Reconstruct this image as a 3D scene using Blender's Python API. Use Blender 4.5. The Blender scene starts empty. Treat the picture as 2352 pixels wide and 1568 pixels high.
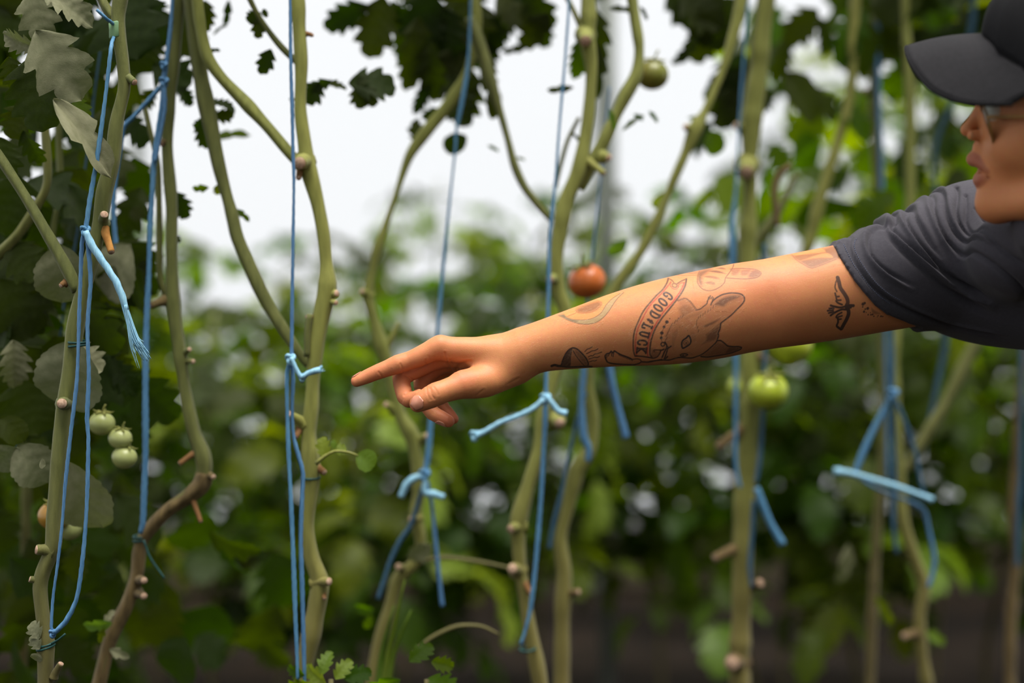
import bpy, math, random
import numpy as np
from mathutils import Vector, Matrix

# ------------------------------------------------------------------ camera, sky, exposure
random.seed(7)
rng = np.random.default_rng(7)
W, H = 2352, 1568
FOCAL, SENSOR, CAMZ = 50.0, 36.0, 1.2
K = SENSOR / FOCAL / W            # metres per pixel per metre of depth
scene = bpy.context.scene
col = scene.collection

cam_data = bpy.data.cameras.new('camera')
cam = bpy.data.objects.new('camera', cam_data)
col.objects.link(cam)
cam.location = (0, 0, CAMZ)
cam.rotation_euler = (math.pi / 2, 0, 0)
cam_data.lens = FOCAL
cam_data.sensor_width = SENSOR
cam_data.clip_start = 0.02
cam_data.dof.use_dof = True
cam_data.dof.focus_distance = 1.475
cam_data.dof.aperture_fstop = 1.65
scene.camera = cam

scene.view_settings.view_transform = 'Standard'
scene.view_settings.look = 'None'
scene.view_settings.gamma = 1.0
scene.view_settings.exposure = 0.2
scene.view_settings.use_curve_mapping = False
try:
    scene.cycles.max_bounces = 5
    scene.cycles.diffuse_bounces = 2
    scene.cycles.glossy_bounces = 2
    scene.cycles.transmission_bounces = 3
    scene.cycles.transparent_max_bounces = 8
    scene.cycles.caustics_reflective = False
    scene.cycles.caustics_refractive = False
    scene.cycles.sample_clamp_indirect = 6.0
    scene.cycles.use_denoising = True
    scene.cycles.use_adaptive_sampling = True
    scene.cycles.adaptive_threshold = 0.03
except Exception:
    pass

# overcast sky: brighter towards the zenith than at the horizon, all the way round
world = bpy.data.worlds.new('overcast_sky')
scene.world = world
world.use_nodes = True
wn, wl = world.node_tree.nodes, world.node_tree.links
wn.clear()
w_out = wn.new('ShaderNodeOutputWorld')
w_bg = wn.new('ShaderNodeBackground')
w_tc = wn.new('ShaderNodeTexCoord')
w_sep = wn.new('ShaderNodeSeparateXYZ')
w_map = wn.new('ShaderNodeMapRange')
w_map.inputs['From Min'].default_value = 0.0
w_map.inputs['From Max'].default_value = 1.0
w_map.inputs['To Min'].default_value = 0.98
w_map.inputs['To Max'].default_value = 0.98
wl.new(w_tc.outputs['Generated'], w_sep.inputs[0])
wl.new(w_sep.outputs['Z'], w_map.inputs['Value'])
w_bg.inputs['Color'].default_value = (0.97, 0.985, 1.0, 1)
wl.new(w_map.outputs['Result'], w_bg.inputs['Strength'])
wl.new(w_bg.outputs[0], w_out.inputs['Surface'])

# the sun behind thin cloud: a very soft, weak light from above
sun_d = bpy.data.lights.new('veiled_sun', 'SUN')
sun_d.energy = 5.7
sun_d.angle = math.radians(42)
sun_d.color = (1.0, 0.95, 0.88)
sun = bpy.data.objects.new('veiled_sun', sun_d)
col.objects.link(sun)
sun.rotation_euler = (math.radians(12), math.radians(8), 0)
sun.location = (0, 0, 6)


# ------------------------------------------------------------------ helpers
def P(px, py, Y):
    """pixel of the photograph at depth Y -> world point"""
    return np.array(((px - W / 2) * K * Y, Y, CAMZ + (H / 2 - py) * K * Y))


def lin(r, g, b):
    def f(c):
        c /= 255.0
        return c / 12.92 if c <= 0.04045 else ((c + 0.055) / 1.055) ** 2.4
    return (f(r), f(g), f(b), 1.0)


def tag(o, label=None, cat=None, group=None, kind=None):
    if label: o['label'] = label
    if cat: o['category'] = cat
    if group: o['group'] = group
    if kind: o['kind'] = kind
    return o


def empty(name, loc):
    o = bpy.data.objects.new(name, None)
    o.empty_display_size = 0.05
    o.location = loc
    col.objects.link(o)
    return o


def fast_mesh(name, V, F, mats=(), smooth=True, fmat=None):
    """V (n,3); F list of arrays of equal-size faces, or a single array"""
    me = bpy.data.meshes.new(name)
    V = np.asarray(V, dtype=np.float32)
    if isinstance(F, np.ndarray): F = [F]
    F = [np.asarray(f, dtype=np.int32) for f in F if len(f)]
    sizes = np.concatenate([np.full(len(f), f.shape[1], dtype=np.int32) for f in F])
    loops = np.concatenate([f.ravel() for f in F])
    starts = np.concatenate([[0], np.cumsum(sizes)[:-1]]).astype(np.int32)
    me.vertices.add(len(V)); me.vertices.foreach_set('co', V.ravel())
    me.loops.add(len(loops)); me.loops.foreach_set('vertex_index', loops)
    me.polygons.add(len(sizes))
    me.polygons.foreach_set('loop_start', starts)
    me.polygons.foreach_set('loop_total', sizes)
    if fmat is not None:
        me.polygons.foreach_set('material_index', np.asarray(fmat, dtype=np.int32))
    me.polygons.foreach_set('use_smooth', np.full(len(sizes), smooth))
    for m in mats: me.materials.append(m)
    me.update(calc_edges=True)
    me.validate()
    return me


def link(name, me, parent=None, matrix=None):
    """link a mesh object; world-space meshes keep their place under a parent"""
    o = bpy.data.objects.new(name, me)
    col.objects.link(o)
    if matrix is not None: o.matrix_world = matrix
    if parent is not None:
        o.parent = parent
        o.matrix_parent_inverse = Matrix.Translation(-Vector(parent.location)) if parent.type == 'EMPTY' else Matrix()
    return o


class MB:
    """collects shapes into one mesh"""
    def __init__(s): s.V = []; s.F3 = []; s.F4 = []; s.m3 = []; s.m4 = []; s.n = 0
    def add(s, V, F, m=0):
        V = np.asarray(V, float); F = np.asarray(F, int)
        if len(F) == 0: return s
        (s.F3 if F.shape[1] == 3 else s.F4).append(F + s.n)
        (s.m3 if F.shape[1] == 3 else s.m4).append(np.full(len(F), m))
        if V is not None: s.V.append(V); s.n += len(V)
        return s
    def mesh(s, name, mats, smooth=True):
        Fs, ms = [], []
        if s.F4: Fs.append(np.concatenate(s.F4)); ms += s.m4
        if s.F3: Fs.append(np.concatenate(s.F3)); ms += s.m3
        return fast_mesh(name, np.concatenate(s.V), Fs, mats, smooth, np.concatenate(ms))
    def build(s, name, mats, parent=None, smooth=True):
        if not isinstance(mats, (list, tuple)): mats = [mats]
        return link(name, s.mesh(name, mats, smooth), parent)


def spline(pts, step):
    """Catmull-Rom through pts (n,d), resampled about every `step` (on the first 3 dims)"""
    pts = np.asarray(pts, float)
    if len(pts) == 2:
        n = max(2, int(np.linalg.norm(pts[1, :3] - pts[0, :3]) / step) + 1)
        t = np.linspace(0, 1, n)[:, None]
        return pts[0] * (1 - t) + pts[1] * t
    ext = np.vstack([2 * pts[0] - pts[1], pts, 2 * pts[-1] - pts[-2]])
    out = []
    for i in range(len(pts) - 1):
        p0, p1, p2, p3 = ext[i:i + 4]
        n = max(1, int(round(np.linalg.norm(p2[:3] - p1[:3]) / step)))
        t = (np.arange(n) / n)[:, None]
        # centripetal-like damping keeps the curve from overshooting
        m1, m2 = (p2 - p0) * 0.42, (p3 - p1) * 0.42
        l = np.linalg.norm(p2[:3] - p1[:3])
        for m in (m1, m2):
            ml = np.linalg.norm(m[:3])
            if ml > l * 1.2: m *= l * 1.2 / ml
        out.append((2 * t**3 - 3 * t**2 + 1) * p1 + (t**3 - 2 * t**2 + t) * m1 + (-2 * t**3 + 3 * t**2) * p2 + (t**3 - t**2) * m2)
    out.append(pts[-1:])
    return np.vstack(out)


def tube(path, radii, nseg=8, twist=None, caps=True, ridge=0.0, ridge_n=3):
    """tube around path (n,3)"""
    path = np.asarray(path, float); n = len(path)
    radii = np.broadcast_to(np.asarray(radii, float), (n,))
    T = np.gradient(path, axis=0); T /= np.linalg.norm(T, axis=1)[:, None] + 1e-12
    ref = np.array((0, 1.0, 0)) if abs(T[0][1]) < 0.9 else np.array((1.0, 0, 0))
    N = np.zeros_like(path)
    v = ref - T[0] * ref.dot(T[0]); N[0] = v / np.linalg.norm(v)
    for i in range(1, n):
        v = N[i - 1] - T[i] * N[i - 1].dot(T[i]); N[i] = v / (np.linalg.norm(v) + 1e-12)
    B = np.cross(T, N)
    a = np.linspace(0, 2 * math.pi, nseg, endpoint=False)
    A = np.tile(a, (n, 1))
    R = radii[:, None] * np.ones_like(A)
    if ridge:
        s = np.concatenate([[0], np.cumsum(np.linalg.norm(np.diff(path, axis=0), axis=1))])
        R = R * (1 + ridge * np.cos(ridge_n * A - (twist or 0) * s[:, None]))
    V = path[:, None, :] + R[..., None] * (np.cos(A)[..., None] * N[:, None, :] + np.sin(A)[..., None] * B[:, None, :])
    V = V.reshape(-1, 3)
    i = np.arange(n - 1)[:, None] * nseg; j = np.arange(nseg)[None, :]; j2 = (j + 1) % nseg
    F = np.stack([i + j, i + j2, i + nseg + j2, i + nseg + j], -1).reshape(-1, 4)
    F3 = np.zeros((0, 3), int)
    if caps:
        V = np.vstack([V, path[0], path[-1]])
        c0, c1 = len(V) - 2, len(V) - 1
        jj = np.arange(nseg); jn = (jj + 1) % nseg; b = (n - 1) * nseg
        F3 = np.vstack([np.stack([jn, jj, np.full(nseg, c0)], -1), np.stack([b + jj, b + jn, np.full(nseg, c1)], -1)])
    return V, F, F3


def add_tube(mb, path, radii, nseg=8, m=0, mcap=None, **kw):
    V, F, F3 = tube(path, radii, nseg, **kw)
    n0 = mb.n
    mb.add(V, F, m)
    if len(F3):
        mb.F3.append(F3 + n0); mb.m3.append(np.full(len(F3), m if mcap is None else mcap))
    return mb


def ball(center, radii, nu=16, nv=10, fn=None):
    u = np.linspace(0, 2 * math.pi, nu, endpoint=False)
    v = np.linspace(0, math.pi, nv + 1)
    U, Vv = np.meshgrid(u, v)
    d = np.stack([np.cos(U) * np.sin(Vv), np.sin(U) * np.sin(Vv), np.cos(Vv)], -1)
    if fn is not None: d = fn(d)
    X = (d * np.asarray(radii, float)).reshape(-1, 3) + np.asarray(center, float)
    i = np.arange(nv)[:, None] * nu; j = np.arange(nu)[None, :]; j2 = (j + 1) % nu
    F = np.stack([i + j, i + nu + j, i + nu + j2, i + j2], -1).reshape(-1, 4)
    return X, F


def box(c, s):
    c = np.asarray(c, float); s = np.asarray(s, float) / 2
    V = np.array([[x, y, z] for x in (-1, 1) for y in (-1, 1) for z in (-1, 1)]) * s + c
    F = np.array([[0, 1, 3, 2], [4, 6, 7, 5], [0, 4, 5, 1], [2, 3, 7, 6], [0, 2, 6, 4], [1, 5, 7, 3]])
    return V, F


# ------------------------------------------------------------------ materials
MATS = {}


def mat(name, c1, c2=None, rough=0.6, spec=0.3, scale=40.0, bump=0.0, bscale=120.0, stretch=(1, 1, 1), trans=0.0, tcol=None, rand=0.0, coat=0.0, detail=3.0, sss=0.0, sheen=0.0, coord='Object', zold=None):
    m = bpy.data.materials.new(name); m.use_nodes = True
    nt = m.node_tree; N, L = nt.nodes, nt.links
    N.clear()
    out = N.new('ShaderNodeOutputMaterial')
    b = N.new('ShaderNodeBsdfPrincipled')
    b.inputs['Roughness'].default_value = rough
    b.inputs['Specular IOR Level'].default_value = spec
    if coat: b.inputs['Coat Weight'].default_value = coat
    if sss:
        b.inputs['Subsurface Weight'].default_value = sss
        b.inputs['Subsurface Radius'].default_value = (1.0, 0.35, 0.18)
        b.inputs['Subsurface Scale'].default_value = 0.006
    if sheen:
        b.inputs['Sheen Weight'].default_value = sheen
        b.inputs['Sheen Roughness'].default_value = 0.5
    tc = N.new('ShaderNodeTexCoord')
    mp = N.new('ShaderNodeMapping'); mp.inputs['Scale'].default_value = stretch
    L.new(tc.outputs[coord], mp.inputs['Vector'])
    colsock = None
    if c2 is not None:
        nz = N.new('ShaderNodeTexNoise'); nz.inputs['Scale'].default_value = scale; nz.inputs['Detail'].default_value = detail
        L.new(mp.outputs[0], nz.inputs['Vector'])
        rp = N.new('ShaderNodeMapRange'); rp.inputs['From Min'].default_value = 0.3; rp.inputs['From Max'].default_value = 0.7
        L.new(nz.outputs['Fac'], rp.inputs['Value'])
        mx = N.new('ShaderNodeMix'); mx.data_type = 'RGBA'
        mx.inputs['A'].default_value = c1; mx.inputs['B'].default_value = c2
        L.new(rp.outputs[0], mx.inputs['Factor'])
        colsock = mx.outputs['Result']
    if zold is not None:                       # older wood low on the stem is browner
        sz = N.new('ShaderNodeSeparateXYZ'); L.new(tc.outputs['Object'], sz.inputs[0])
        zr = N.new('ShaderNodeMapRange'); zr.interpolation_type = 'SMOOTHSTEP'
        zr.inputs['From Min'].default_value = 1.15; zr.inputs['From Max'].default_value = 0.72; zr.inputs['To Max'].default_value = 0.8
        L.new(sz.outputs['Z'], zr.inputs['Value'])
        mo = N.new('ShaderNodeMix'); mo.data_type = 'RGBA'; mo.inputs['B'].default_value = zold
        L.new(zr.outputs[0], mo.inputs['Factor']); L.new(colsock, mo.inputs['A'])
        colsock = mo.outputs['Result']
    if rand:
        oi = N.new('ShaderNodeObjectInfo')
        hs = N.new('ShaderNodeHueSaturation')
        mr = N.new('ShaderNodeMapRange'); mr.inputs['To Min'].default_value = 1 - rand; mr.inputs['To Max'].default_value = 1 + rand
        mh = N.new('ShaderNodeMapRange'); mh.inputs['To Min'].default_value = 0.5 + 0.14 * rand; mh.inputs['To Max'].default_value = 0.5 - 0.14 * rand
        L.new(oi.outputs['Random'], mr.inputs['Value']); L.new(oi.outputs['Random'], mh.inputs['Value'])
        L.new(mr.outputs[0], hs.inputs['Value']); L.new(mh.outputs[0], hs.inputs['Hue'])
        if colsock is None: hs.inputs['Color'].default_value = c1
        else: L.new(colsock, hs.inputs['Color'])
        colsock = hs.outputs['Color']
    if colsock is None: b.inputs['Base Color'].default_value = c1
    else: L.new(colsock, b.inputs['Base Color'])
    if bump:
        nb = N.new('ShaderNodeTexNoise'); nb.inputs['Scale'].default_value = bscale; nb.inputs['Detail'].default_value = 4
        L.new(mp.outputs[0], nb.inputs['Vector'])
        bp = N.new('ShaderNodeBump'); bp.inputs['Strength'].default_value = bump; bp.inputs['Distance'].default_value = 0.002
        L.new(nb.outputs['Fac'], bp.inputs['Height'])
        L.new(bp.outputs[0], b.inputs['Normal'])
    if trans:
        tr = N.new('ShaderNodeBsdfTranslucent')
        if tcol is not None:
            tr.inputs['Color'].default_value = tcol
            if rand:
                hs2 = N.new('ShaderNodeHueSaturation'); hs2.inputs['Color'].default_value = tcol
                L.new(mr.outputs[0], hs2.inputs['Value']); L.new(mh.outputs[0], hs2.inputs['Hue'])
                L.new(hs2.outputs[0], tr.inputs['Color'])
        elif colsock is not None: L.new(colsock, tr.inputs['Color'])
        ms = N.new('ShaderNodeMixShader'); ms.inputs[0].default_value = trans
        L.new(b.outputs[0], ms.inputs[1]); L.new(tr.outputs[0], ms.inputs[2])
        L.new(ms.outputs[0], out.inputs['Surface'])
    else:
        L.new(b.outputs[0], out.inputs['Surface'])
    MATS[name] = m
    return m


mat('soil', lin(38, 29, 21), lin(24, 19, 13), rough=0.95, spec=0.1, scale=6, bump=0.9, bscale=30)
mat('stem', lin(134, 136, 66), lin(114, 116, 54), sheen=.1, zold=lin(108, 94, 52), rough=0.65, spec=0.25, scale=60, stretch=(3, 3, .5), bump=0.25, bscale=500, rand=0.06)
mat('stem_dark', lin(104, 107, 54), lin(84, 88, 42), sheen=.1, zold=lin(88, 76, 44), rough=0.65, spec=0.25, scale=60, stretch=(3, 3, .5), bump=0.25, bscale=500, rand=0.06)
mat('stem_old', lin(112, 94, 60), lin(78, 64, 38), sheen=.1, rough=0.8, spec=0.15, scale=45, stretch=(3, 3, .6), bump=0.5, bscale=260, rand=0.06)
mat('cut', lin(192, 164, 142), lin(142, 112, 90), rough=0.8, spec=0.1, scale=400)
mat('dry', lin(170, 124, 66), lin(136, 92, 46), rough=0.8, spec=0.1, scale=150, stretch=(1, 1, .3))
mat('dry_brown', lin(132, 98, 64), lin(104, 74, 46), rough=0.8, spec=0.1, scale=150, stretch=(1, 1, .3))
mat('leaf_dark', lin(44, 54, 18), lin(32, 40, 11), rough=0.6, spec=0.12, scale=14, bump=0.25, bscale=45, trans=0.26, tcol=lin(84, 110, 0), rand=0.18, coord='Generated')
mat('leaf_mid', lin(62, 80, 12), lin(42, 56, 5), rough=0.45, spec=0.15, scale=14, bump=0.4, bscale=45, trans=0.45, tcol=lin(126, 158, 0), rand=0.25, coord='Generated')
mat('leaf_bright', lin(104, 126, 44), lin(80, 102, 30), rough=0.45, spec=0.28, scale=14, bump=0.3, bscale=45, trans=0.4, tcol=lin(150, 178, 34), rand=0.2, coord='Generated')
mat('leaf_pale', lin(120, 120, 94), lin(102, 104, 78), rough=0.75, spec=0.2, scale=9, bump=0.15, bscale=50, trans=0.15, tcol=lin(120, 140, 60), rand=0.08, coord='Generated')
mat('twine', lin(88, 134, 170), lin(64, 108, 148), rough=0.5, spec=0.35, scale=160, stretch=(4, 4, .4), bump=0.3, bscale=700, rand=0.05)
mat('twine_light', lin(150, 194, 214), lin(116, 168, 198), rough=0.45, spec=0.35, scale=160, stretch=(4, 4, .4), bump=0.3, bscale=700)
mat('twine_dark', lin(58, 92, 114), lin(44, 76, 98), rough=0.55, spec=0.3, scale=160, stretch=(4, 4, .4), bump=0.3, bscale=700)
mat('tie', lin(30, 74, 70), lin(22, 58, 56), rough=0.55, spec=0.3, scale=200)
mat('tape', lin(112, 146, 104), lin(98, 132, 92), rough=0.5, spec=0.35, scale=60, bump=0.1)
mat('tomato_green', lin(160, 166, 108), lin(142, 150, 88), rough=0.3, spec=0.45, scale=18)
mat('tomato_dark', lin(108, 116, 44), lin(126, 112, 44), rough=0.3, spec=0.45, scale=18)
mat('tomato_lime', lin(164, 176, 48), lin(140, 156, 38), rough=0.3, spec=0.45, scale=18, sss=0.1)
mat('tomato_orange', lin(206, 112, 52), lin(182, 94, 40), rough=0.28, spec=0.45, scale=14)
mat('tomato_amber', lin(168, 128, 48), lin(146, 108, 40), rough=0.3, spec=0.45, scale=14)
mat('steel', lin(128, 132, 124), lin(108, 114, 106), rough=0.4, spec=0.5, scale=8)
mat('wire', lin(150, 152, 150), rough=0.4, spec=0.5)
mat('plinth', lin(92, 84, 70), lin(70, 62, 50), rough=0.95, spec=0.1, scale=4, bump=0.4)

film = bpy.data.materials.new('greenhouse_film'); film.use_nodes = True
fn, fl = film.node_tree.nodes, film.node_tree.links
fn.clear()
f_out = fn.new('ShaderNodeOutputMaterial'); f_tr = fn.new('ShaderNodeBsdfTranslucent'); f_tp = fn.new('ShaderNodeBsdfTransparent'); f_mx = fn.new('ShaderNodeMixShader')
f_tr.inputs['Color'].default_value = (0.85, 0.86, 0.87, 1); f_tp.inputs['Color'].default_value = (0.96, 0.965, 0.97, 1)
f_mx.inputs[0].default_value = 0.35
fl.new(f_tp.outputs[0], f_mx.inputs[1]); fl.new(f_tr.outputs[0], f_mx.inputs[2]); fl.new(f_mx.outputs[0], f_out.inputs['Surface'])
MATS['film'] = film


# ------------------------------------------------------------------ the setting
def structure(o): o['kind'] = 'structure'; return o


n = 90
gx, gy = np.meshgrid(np.linspace(-9, 9, n), np.linspace(-6, 10, n))
gz = 0.02 * np.sin(gx * 5.1 + gy * 2.3) * np.sin(gy * 4.7 - gx) + 0.012 * rng.standard_normal(gx.shape) - 0.02
gv = np.stack([gx, gy, gz], -1).reshape(-1, 3)
ii, jj = np.meshgrid(np.arange(n - 1), np.arange(n - 1))
q = (jj * n + ii).ravel()
structure(link('floor', fast_mesh('floor', gv, np.stack([q, q + 1, q + n + 1, q + n], -1), [MATS['soil']])))

WALLY = 7.0
wall = structure(MB().add(*box((0, WALLY, 0.13), (18, 0.12, 0.26))).build('wall_back', MATS['plinth'], smooth=False))
for i in range(8):                      # film panes between the posts
    x0 = -9 + i * 2.25
    v = []
    m_ = 9
    for a in range(m_):
        for b in range(2):
            v.append((x0 + 2.25 * a / (m_ - 1), WALLY + 0.03 * math.sin(math.pi * a / (m_ - 1)), 0.26 + 3.3 * b))
    f = np.array([[2 * a, 2 * a + 2, 2 * a + 3, 2 * a + 1] for a in range(m_ - 1)])
    link('film_panel', fast_mesh('film_panel', v, f, [film]), wall)
for i in range(9):
    MB().add(*box((-9 + i * 2.25 + 0.42, WALLY - 0.05, 1.78), (0.055, 0.055, 3.56))).build('post', MATS['steel'], wall, False)
MB().add(*box((0, WALLY - 0.05, 3.58), (18, 0.06, 0.06))).build('rail', MATS['steel'], wall, False)

# steel post standing between the crop rows, overhead wires that carry the twine
mbp = MB(); add_tube(mbp, [P(1396, 784, 4.3) * [1, 1, 0] + [0, 0, -0.03], P(1396, 784, 4.3) * [1, 1, 0] + [0, 0, 3.6]], 0.026, 16)
structure(mbp.build('trim_1', MATS['steel']))


def row_y(x): return 1.77 + 0.5 * x


for k, dy in enumerate((0.0, 0.35)):
    mbw = MB(); add_tube(mbw, [(-2.2, row_y(-2.2) + dy, 2.5), (2.4, row_y(2.4) + dy, 2.5)], 0.002, 6)
    tag(mbw.build('support_wire', MATS['wire']), ('thin overhead steel wire carrying the blue twine nearest the camera', 'thin overhead steel wire behind the first one')[k], 'wire')

# ------------------------------------------------------------------ leaves (shared meshes)
def leaflet_geo(r, lobes=4, width=0.36, fold=0.25, droop=0.6, wave=0.03, depth=0.42, fine=False):
    """one leaflet along +X: ovate blade with forward-pointing lobes and small teeth, veins pressed in"""
    per = 11 if fine else 5
    n = lobes * per + 2
    ts = np.linspace(0, 1, n)
    us = np.array([-1, -.8, -.55, -.28, 0, .28, .55, .8, 1.0]) if fine else np.array([-1, -0.55, 0, 0.55, 1.0])
    base = width * 2.05 * np.power(ts, 0.55) * np.power(np.maximum(1 - ts, 0), 0.78)
    ph = r.random() * 6.28
    jit = [0.85 + 0.3 * r.random() for _ in range(lobes + 2)]
    def edge(t, side):
        q = (t - .03 + .02 * side) * lobes / .94
        k = max(0, min(lobes - 1, int(q))); p = min(max(q - k, 0), 1)
        f = (p / .72) ** .8 if p < .72 else max(0.0, 1 - ((p - .72) / .28)) ** .8
        dd = depth * (1.15 - .5 * t)
        w = 1 - dd + dd * 1.25 * f * jit[k]
        if fine: w *= 1 + .07 * (abs(((p * 3.0) % 1) - .35) < .3) * (1 - t)
        return w
    V = []
    nv = lobes + 1.5
    for i, t in enumerate(ts):
        for u in us:
            a = abs(u)
            e = edge(t, 1 if u > 0 else -1)
            k = e * a if a == 1 else a * (1 - (1 - e) * a ** 2)
            w = base[i]
            y = math.copysign(1, u) * w * k if u else 0.0
            x = t + k ** 1.5 * w * 0.30
            z = fold * abs(y) + wave * math.sin(9 * t + ph + 2.2 * u) * a
            if fine: z += .006 * math.cos(6.283 * (nv * (t - .45 * abs(y)))) * (1 - (2 * a - 1) ** 2) * min(1, 4 * (1 - t)) - .010 * math.exp(-(a / .12) ** 2)
            V.append((x, y, z))
    V = np.array(V)
    a = droop * np.clip(V[:, 0], 0, 1.2)          # bend downwards along its length
    rad = 1.0 / max(droop, 1e-3)
    V = np.stack([rad * np.sin(a) + V[:, 2] * np.sin(a), V[:, 1], -rad * (1 - np.cos(a)) + V[:, 2] * np.cos(a)], -1)
    m = len(us)
    F = [(i * m + j, (i + 1) * m + j, (i + 1) * m + j + 1, i * m + j + 1) for i in range(n - 1) for j in range(m - 1)]
    return V, np.array(F)


def rot(axis, ang): return np.array(Matrix.Rotation(ang, 3, axis))


def compound_geo(r, pairs=3, droop=0.8, size=0.36, **kw):
    mb = MB()
    n = 12
    t = np.linspace(0, 1, n)
    a = droop * t
    rad = 1 / max(droop, 1e-3)
    path = np.stack([rad * np.sin(a), 0.02 * np.sin(5 * t + r.random() * 6), -rad * (1 - np.cos(a))], -1)
    add_tube(mb, path, np.linspace(0.017, 0.006, n), 5, caps=False)
    def at(tt):
        a = droop * tt
        return np.array((rad * math.sin(a), 0, -rad * (1 - math.cos(a)))), rot('Y', a)
    def put(tt, side, ang, sc, tilt):
        p, R = at(tt)
        V, F = leaflet_geo(r, lobes=r.choice((3, 4, 4)) if sc > 0.2 else 2, width=0.30 + 0.12 * r.random(), fold=0.1 + 0.4 * r.random(), droop=0.3 + 0.9 * r.random(), **kw)
        V = V * sc + np.array((0.06 * sc + 0.03, 0, 0))
        V = V @ rot('X', tilt).T @ rot('Z', side * ang).T
        mb.add(V @ R.T + p, F)
    rr = r.random
    put(0.98, 1, (rr() - .5) * .4, size * (1.05 + .25 * rr()), (rr() - .5) * .8)
    for i in range(pairs):
        tt = 0.9 - 0.6 * (i + 0.4) / pairs
        for s in (-1, 1):
            put(tt + 0.05 * (rr() - .5), s, 0.9 + 0.5 * rr(), size * (0.7 + 0.3 * rr()), (rr() - .5) * 1.2 - s * 0.2)
            if rr() < .7: put(tt - 0.1 + 0.05 * (rr() - .5), s, 1.2, size * 0.26, (rr() - .5))
    return mb


class R_(random.Random):
    pass


LEAFLETS, COMPOUND = {}, {}
for mname in ('leaf_dark', 'leaf_mid', 'leaf_bright', 'leaf_pale'):
    LEAFLETS[mname] = []; COMPOUND[mname] = []
    for i in range(6):
        r = R_(100 + i)
        V, F = leaflet_geo(r, lobes=(3, 4, 4, 5, 2, 3)[i], width=(0.40, 0.34, 0.46, 0.30, 0.24, 0.5)[i], fold=(0.15, 0.35, 0.1, 0.4, 0.3, 0.05)[i], droop=(0.4, 0.9, 0.2, 0.7, 0.5, 0.6)[i], fine=True)
        LEAFLETS[mname].append(fast_mesh('leaf', V, F, [MATS[mname]]))
    for i in range(6):
        r = R_(200 + i)
        COMPOUND[mname].append(compound_geo(r, pairs=(3, 4, 4, 3, 4, 3)[i], droop=(0.6, 0.9, 1.2, 1.4, 0.4, 1.0)[i]).mesh('leaf', [MATS[mname]]))
# a whole-margined rounded leaf for the big pale ones
r = R_(77)
V, F = leaflet_geo(r, lobes=3, width=0.5, fold=0.12, droop=0.7, depth=0.06, fine=True)
LEAFLETS['leaf_pale'].append(fast_mesh('leaf', V, F, [MATS['leaf_pale']]))
LEAFLETS['leaf_dark'].append(fast_mesh('leaf', V, F, [MATS['leaf_dark']]))
LEAFLETS['leaf_mid'].append(fast_mesh('leaf', V, F, [MATS['leaf_mid']]))
LEAFLETS['leaf_bright'].append(fast_mesh('leaf', V, F, [MATS['leaf_bright']]))


def frame(x, roll):
    """matrix whose X is along x and whose Z looks back at -Y, turned by roll about X"""
    x = np.asarray(x, float); L = np.linalg.norm(x); x = x / L
    zc = np.array((0, -1.0, 0)); zc = zc - x * zc.dot(x)
    if np.linalg.norm(zc) < 0.05: zc = np.array((0, 0, 1.0)) - x * x[2]
    zc /= np.linalg.norm(zc)
    yc = np.cross(zc, x)
    z = zc * math.cos(roll) + yc * math.sin(roll)
    y = np.cross(z, x)
    return np.stack([x, y, z], 1), L


def place_leaf(parent, me, b, t, roll=0.0, wide=1.0, name='leaf'):
    """leaf from base b to tip t"""
    R, L = frame(np.asarray(t) - np.asarray(b), roll)
    M = np.eye(4); M[:3, :3] = R @ np.diag((L, L * wide, L)); M[:3, 3] = b
    return link(name, me, parent, Matrix(M.tolist()))


def hero(parent, b, t, Y, kind='leaf_dark', v=0, roll=0.0, wide=1.0, dY=0.0, compound=False):
    me = (COMPOUND if compound else LEAFLETS)[kind][v]
    return place_leaf(parent, me, P(b[0], b[1], Y), P(t[0], t[1], Y + dY), roll, wide)


# ------------------------------------------------------------------ background rows
def bg_plant(x, y, h, r, label, group, mats, nleaf, lo=0.15, spread=0.12, size=(0.24, 0.4)):
    root = empty('tomato_plant', (x, y, 0))
    tag(root, label, 'plant', group)
    mb = MB()
    pts = [(x, y, -0.03)]
    for i in range(1, 6): pts.append((x + (r.random() - .5) * 0.12, y + (r.random() - .5) * 0.12, h * i / 5))
    sp = spline(pts, 0.06)
    add_tube(mb, sp, np.linspace(0.009, 0.005, len(sp)), 7)
    mb.build('stem', MATS['stem_dark'], root)
    for i in range(nleaf):
        z = lo + (h - lo) * (i + r.random()) / nleaf
        k = min(len(sp) - 1, int(z / h * (len(sp) - 1)))
        b = sp[k] + np.array(((r.random() - .5) * spread, (r.random() - .5) * spread, 0))
        az = r.random() * 6.283
        el = 0.75 - 0.9 * r.random()
        s = size[0] + (size[1] - size[0]) * r.random()
        d = np.array((math.cos(az) * math.cos(el), math.sin(az) * math.cos(el), math.sin(el)))
        # the leaf blade faces upwards
        xax = d; zax = np.array((0, 0, 1.0)) - xax * xax[2]; zax /= np.linalg.norm(zax); yax = np.cross(zax, xax)
        ro = (r.random() - .5) * 1.2
        y2 = yax * math.cos(ro) + zax * math.sin(ro); z2 = np.cross(xax, y2)
        M = np.eye(4); M[:3, :3] = np.stack([xax, y2, z2], 1) * s; M[:3, 3] = b
        mname = r.choice(mats)
        link('leaf', r.choice(COMPOUND[mname]), root, Matrix(M.tolist()))
    return root


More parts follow.
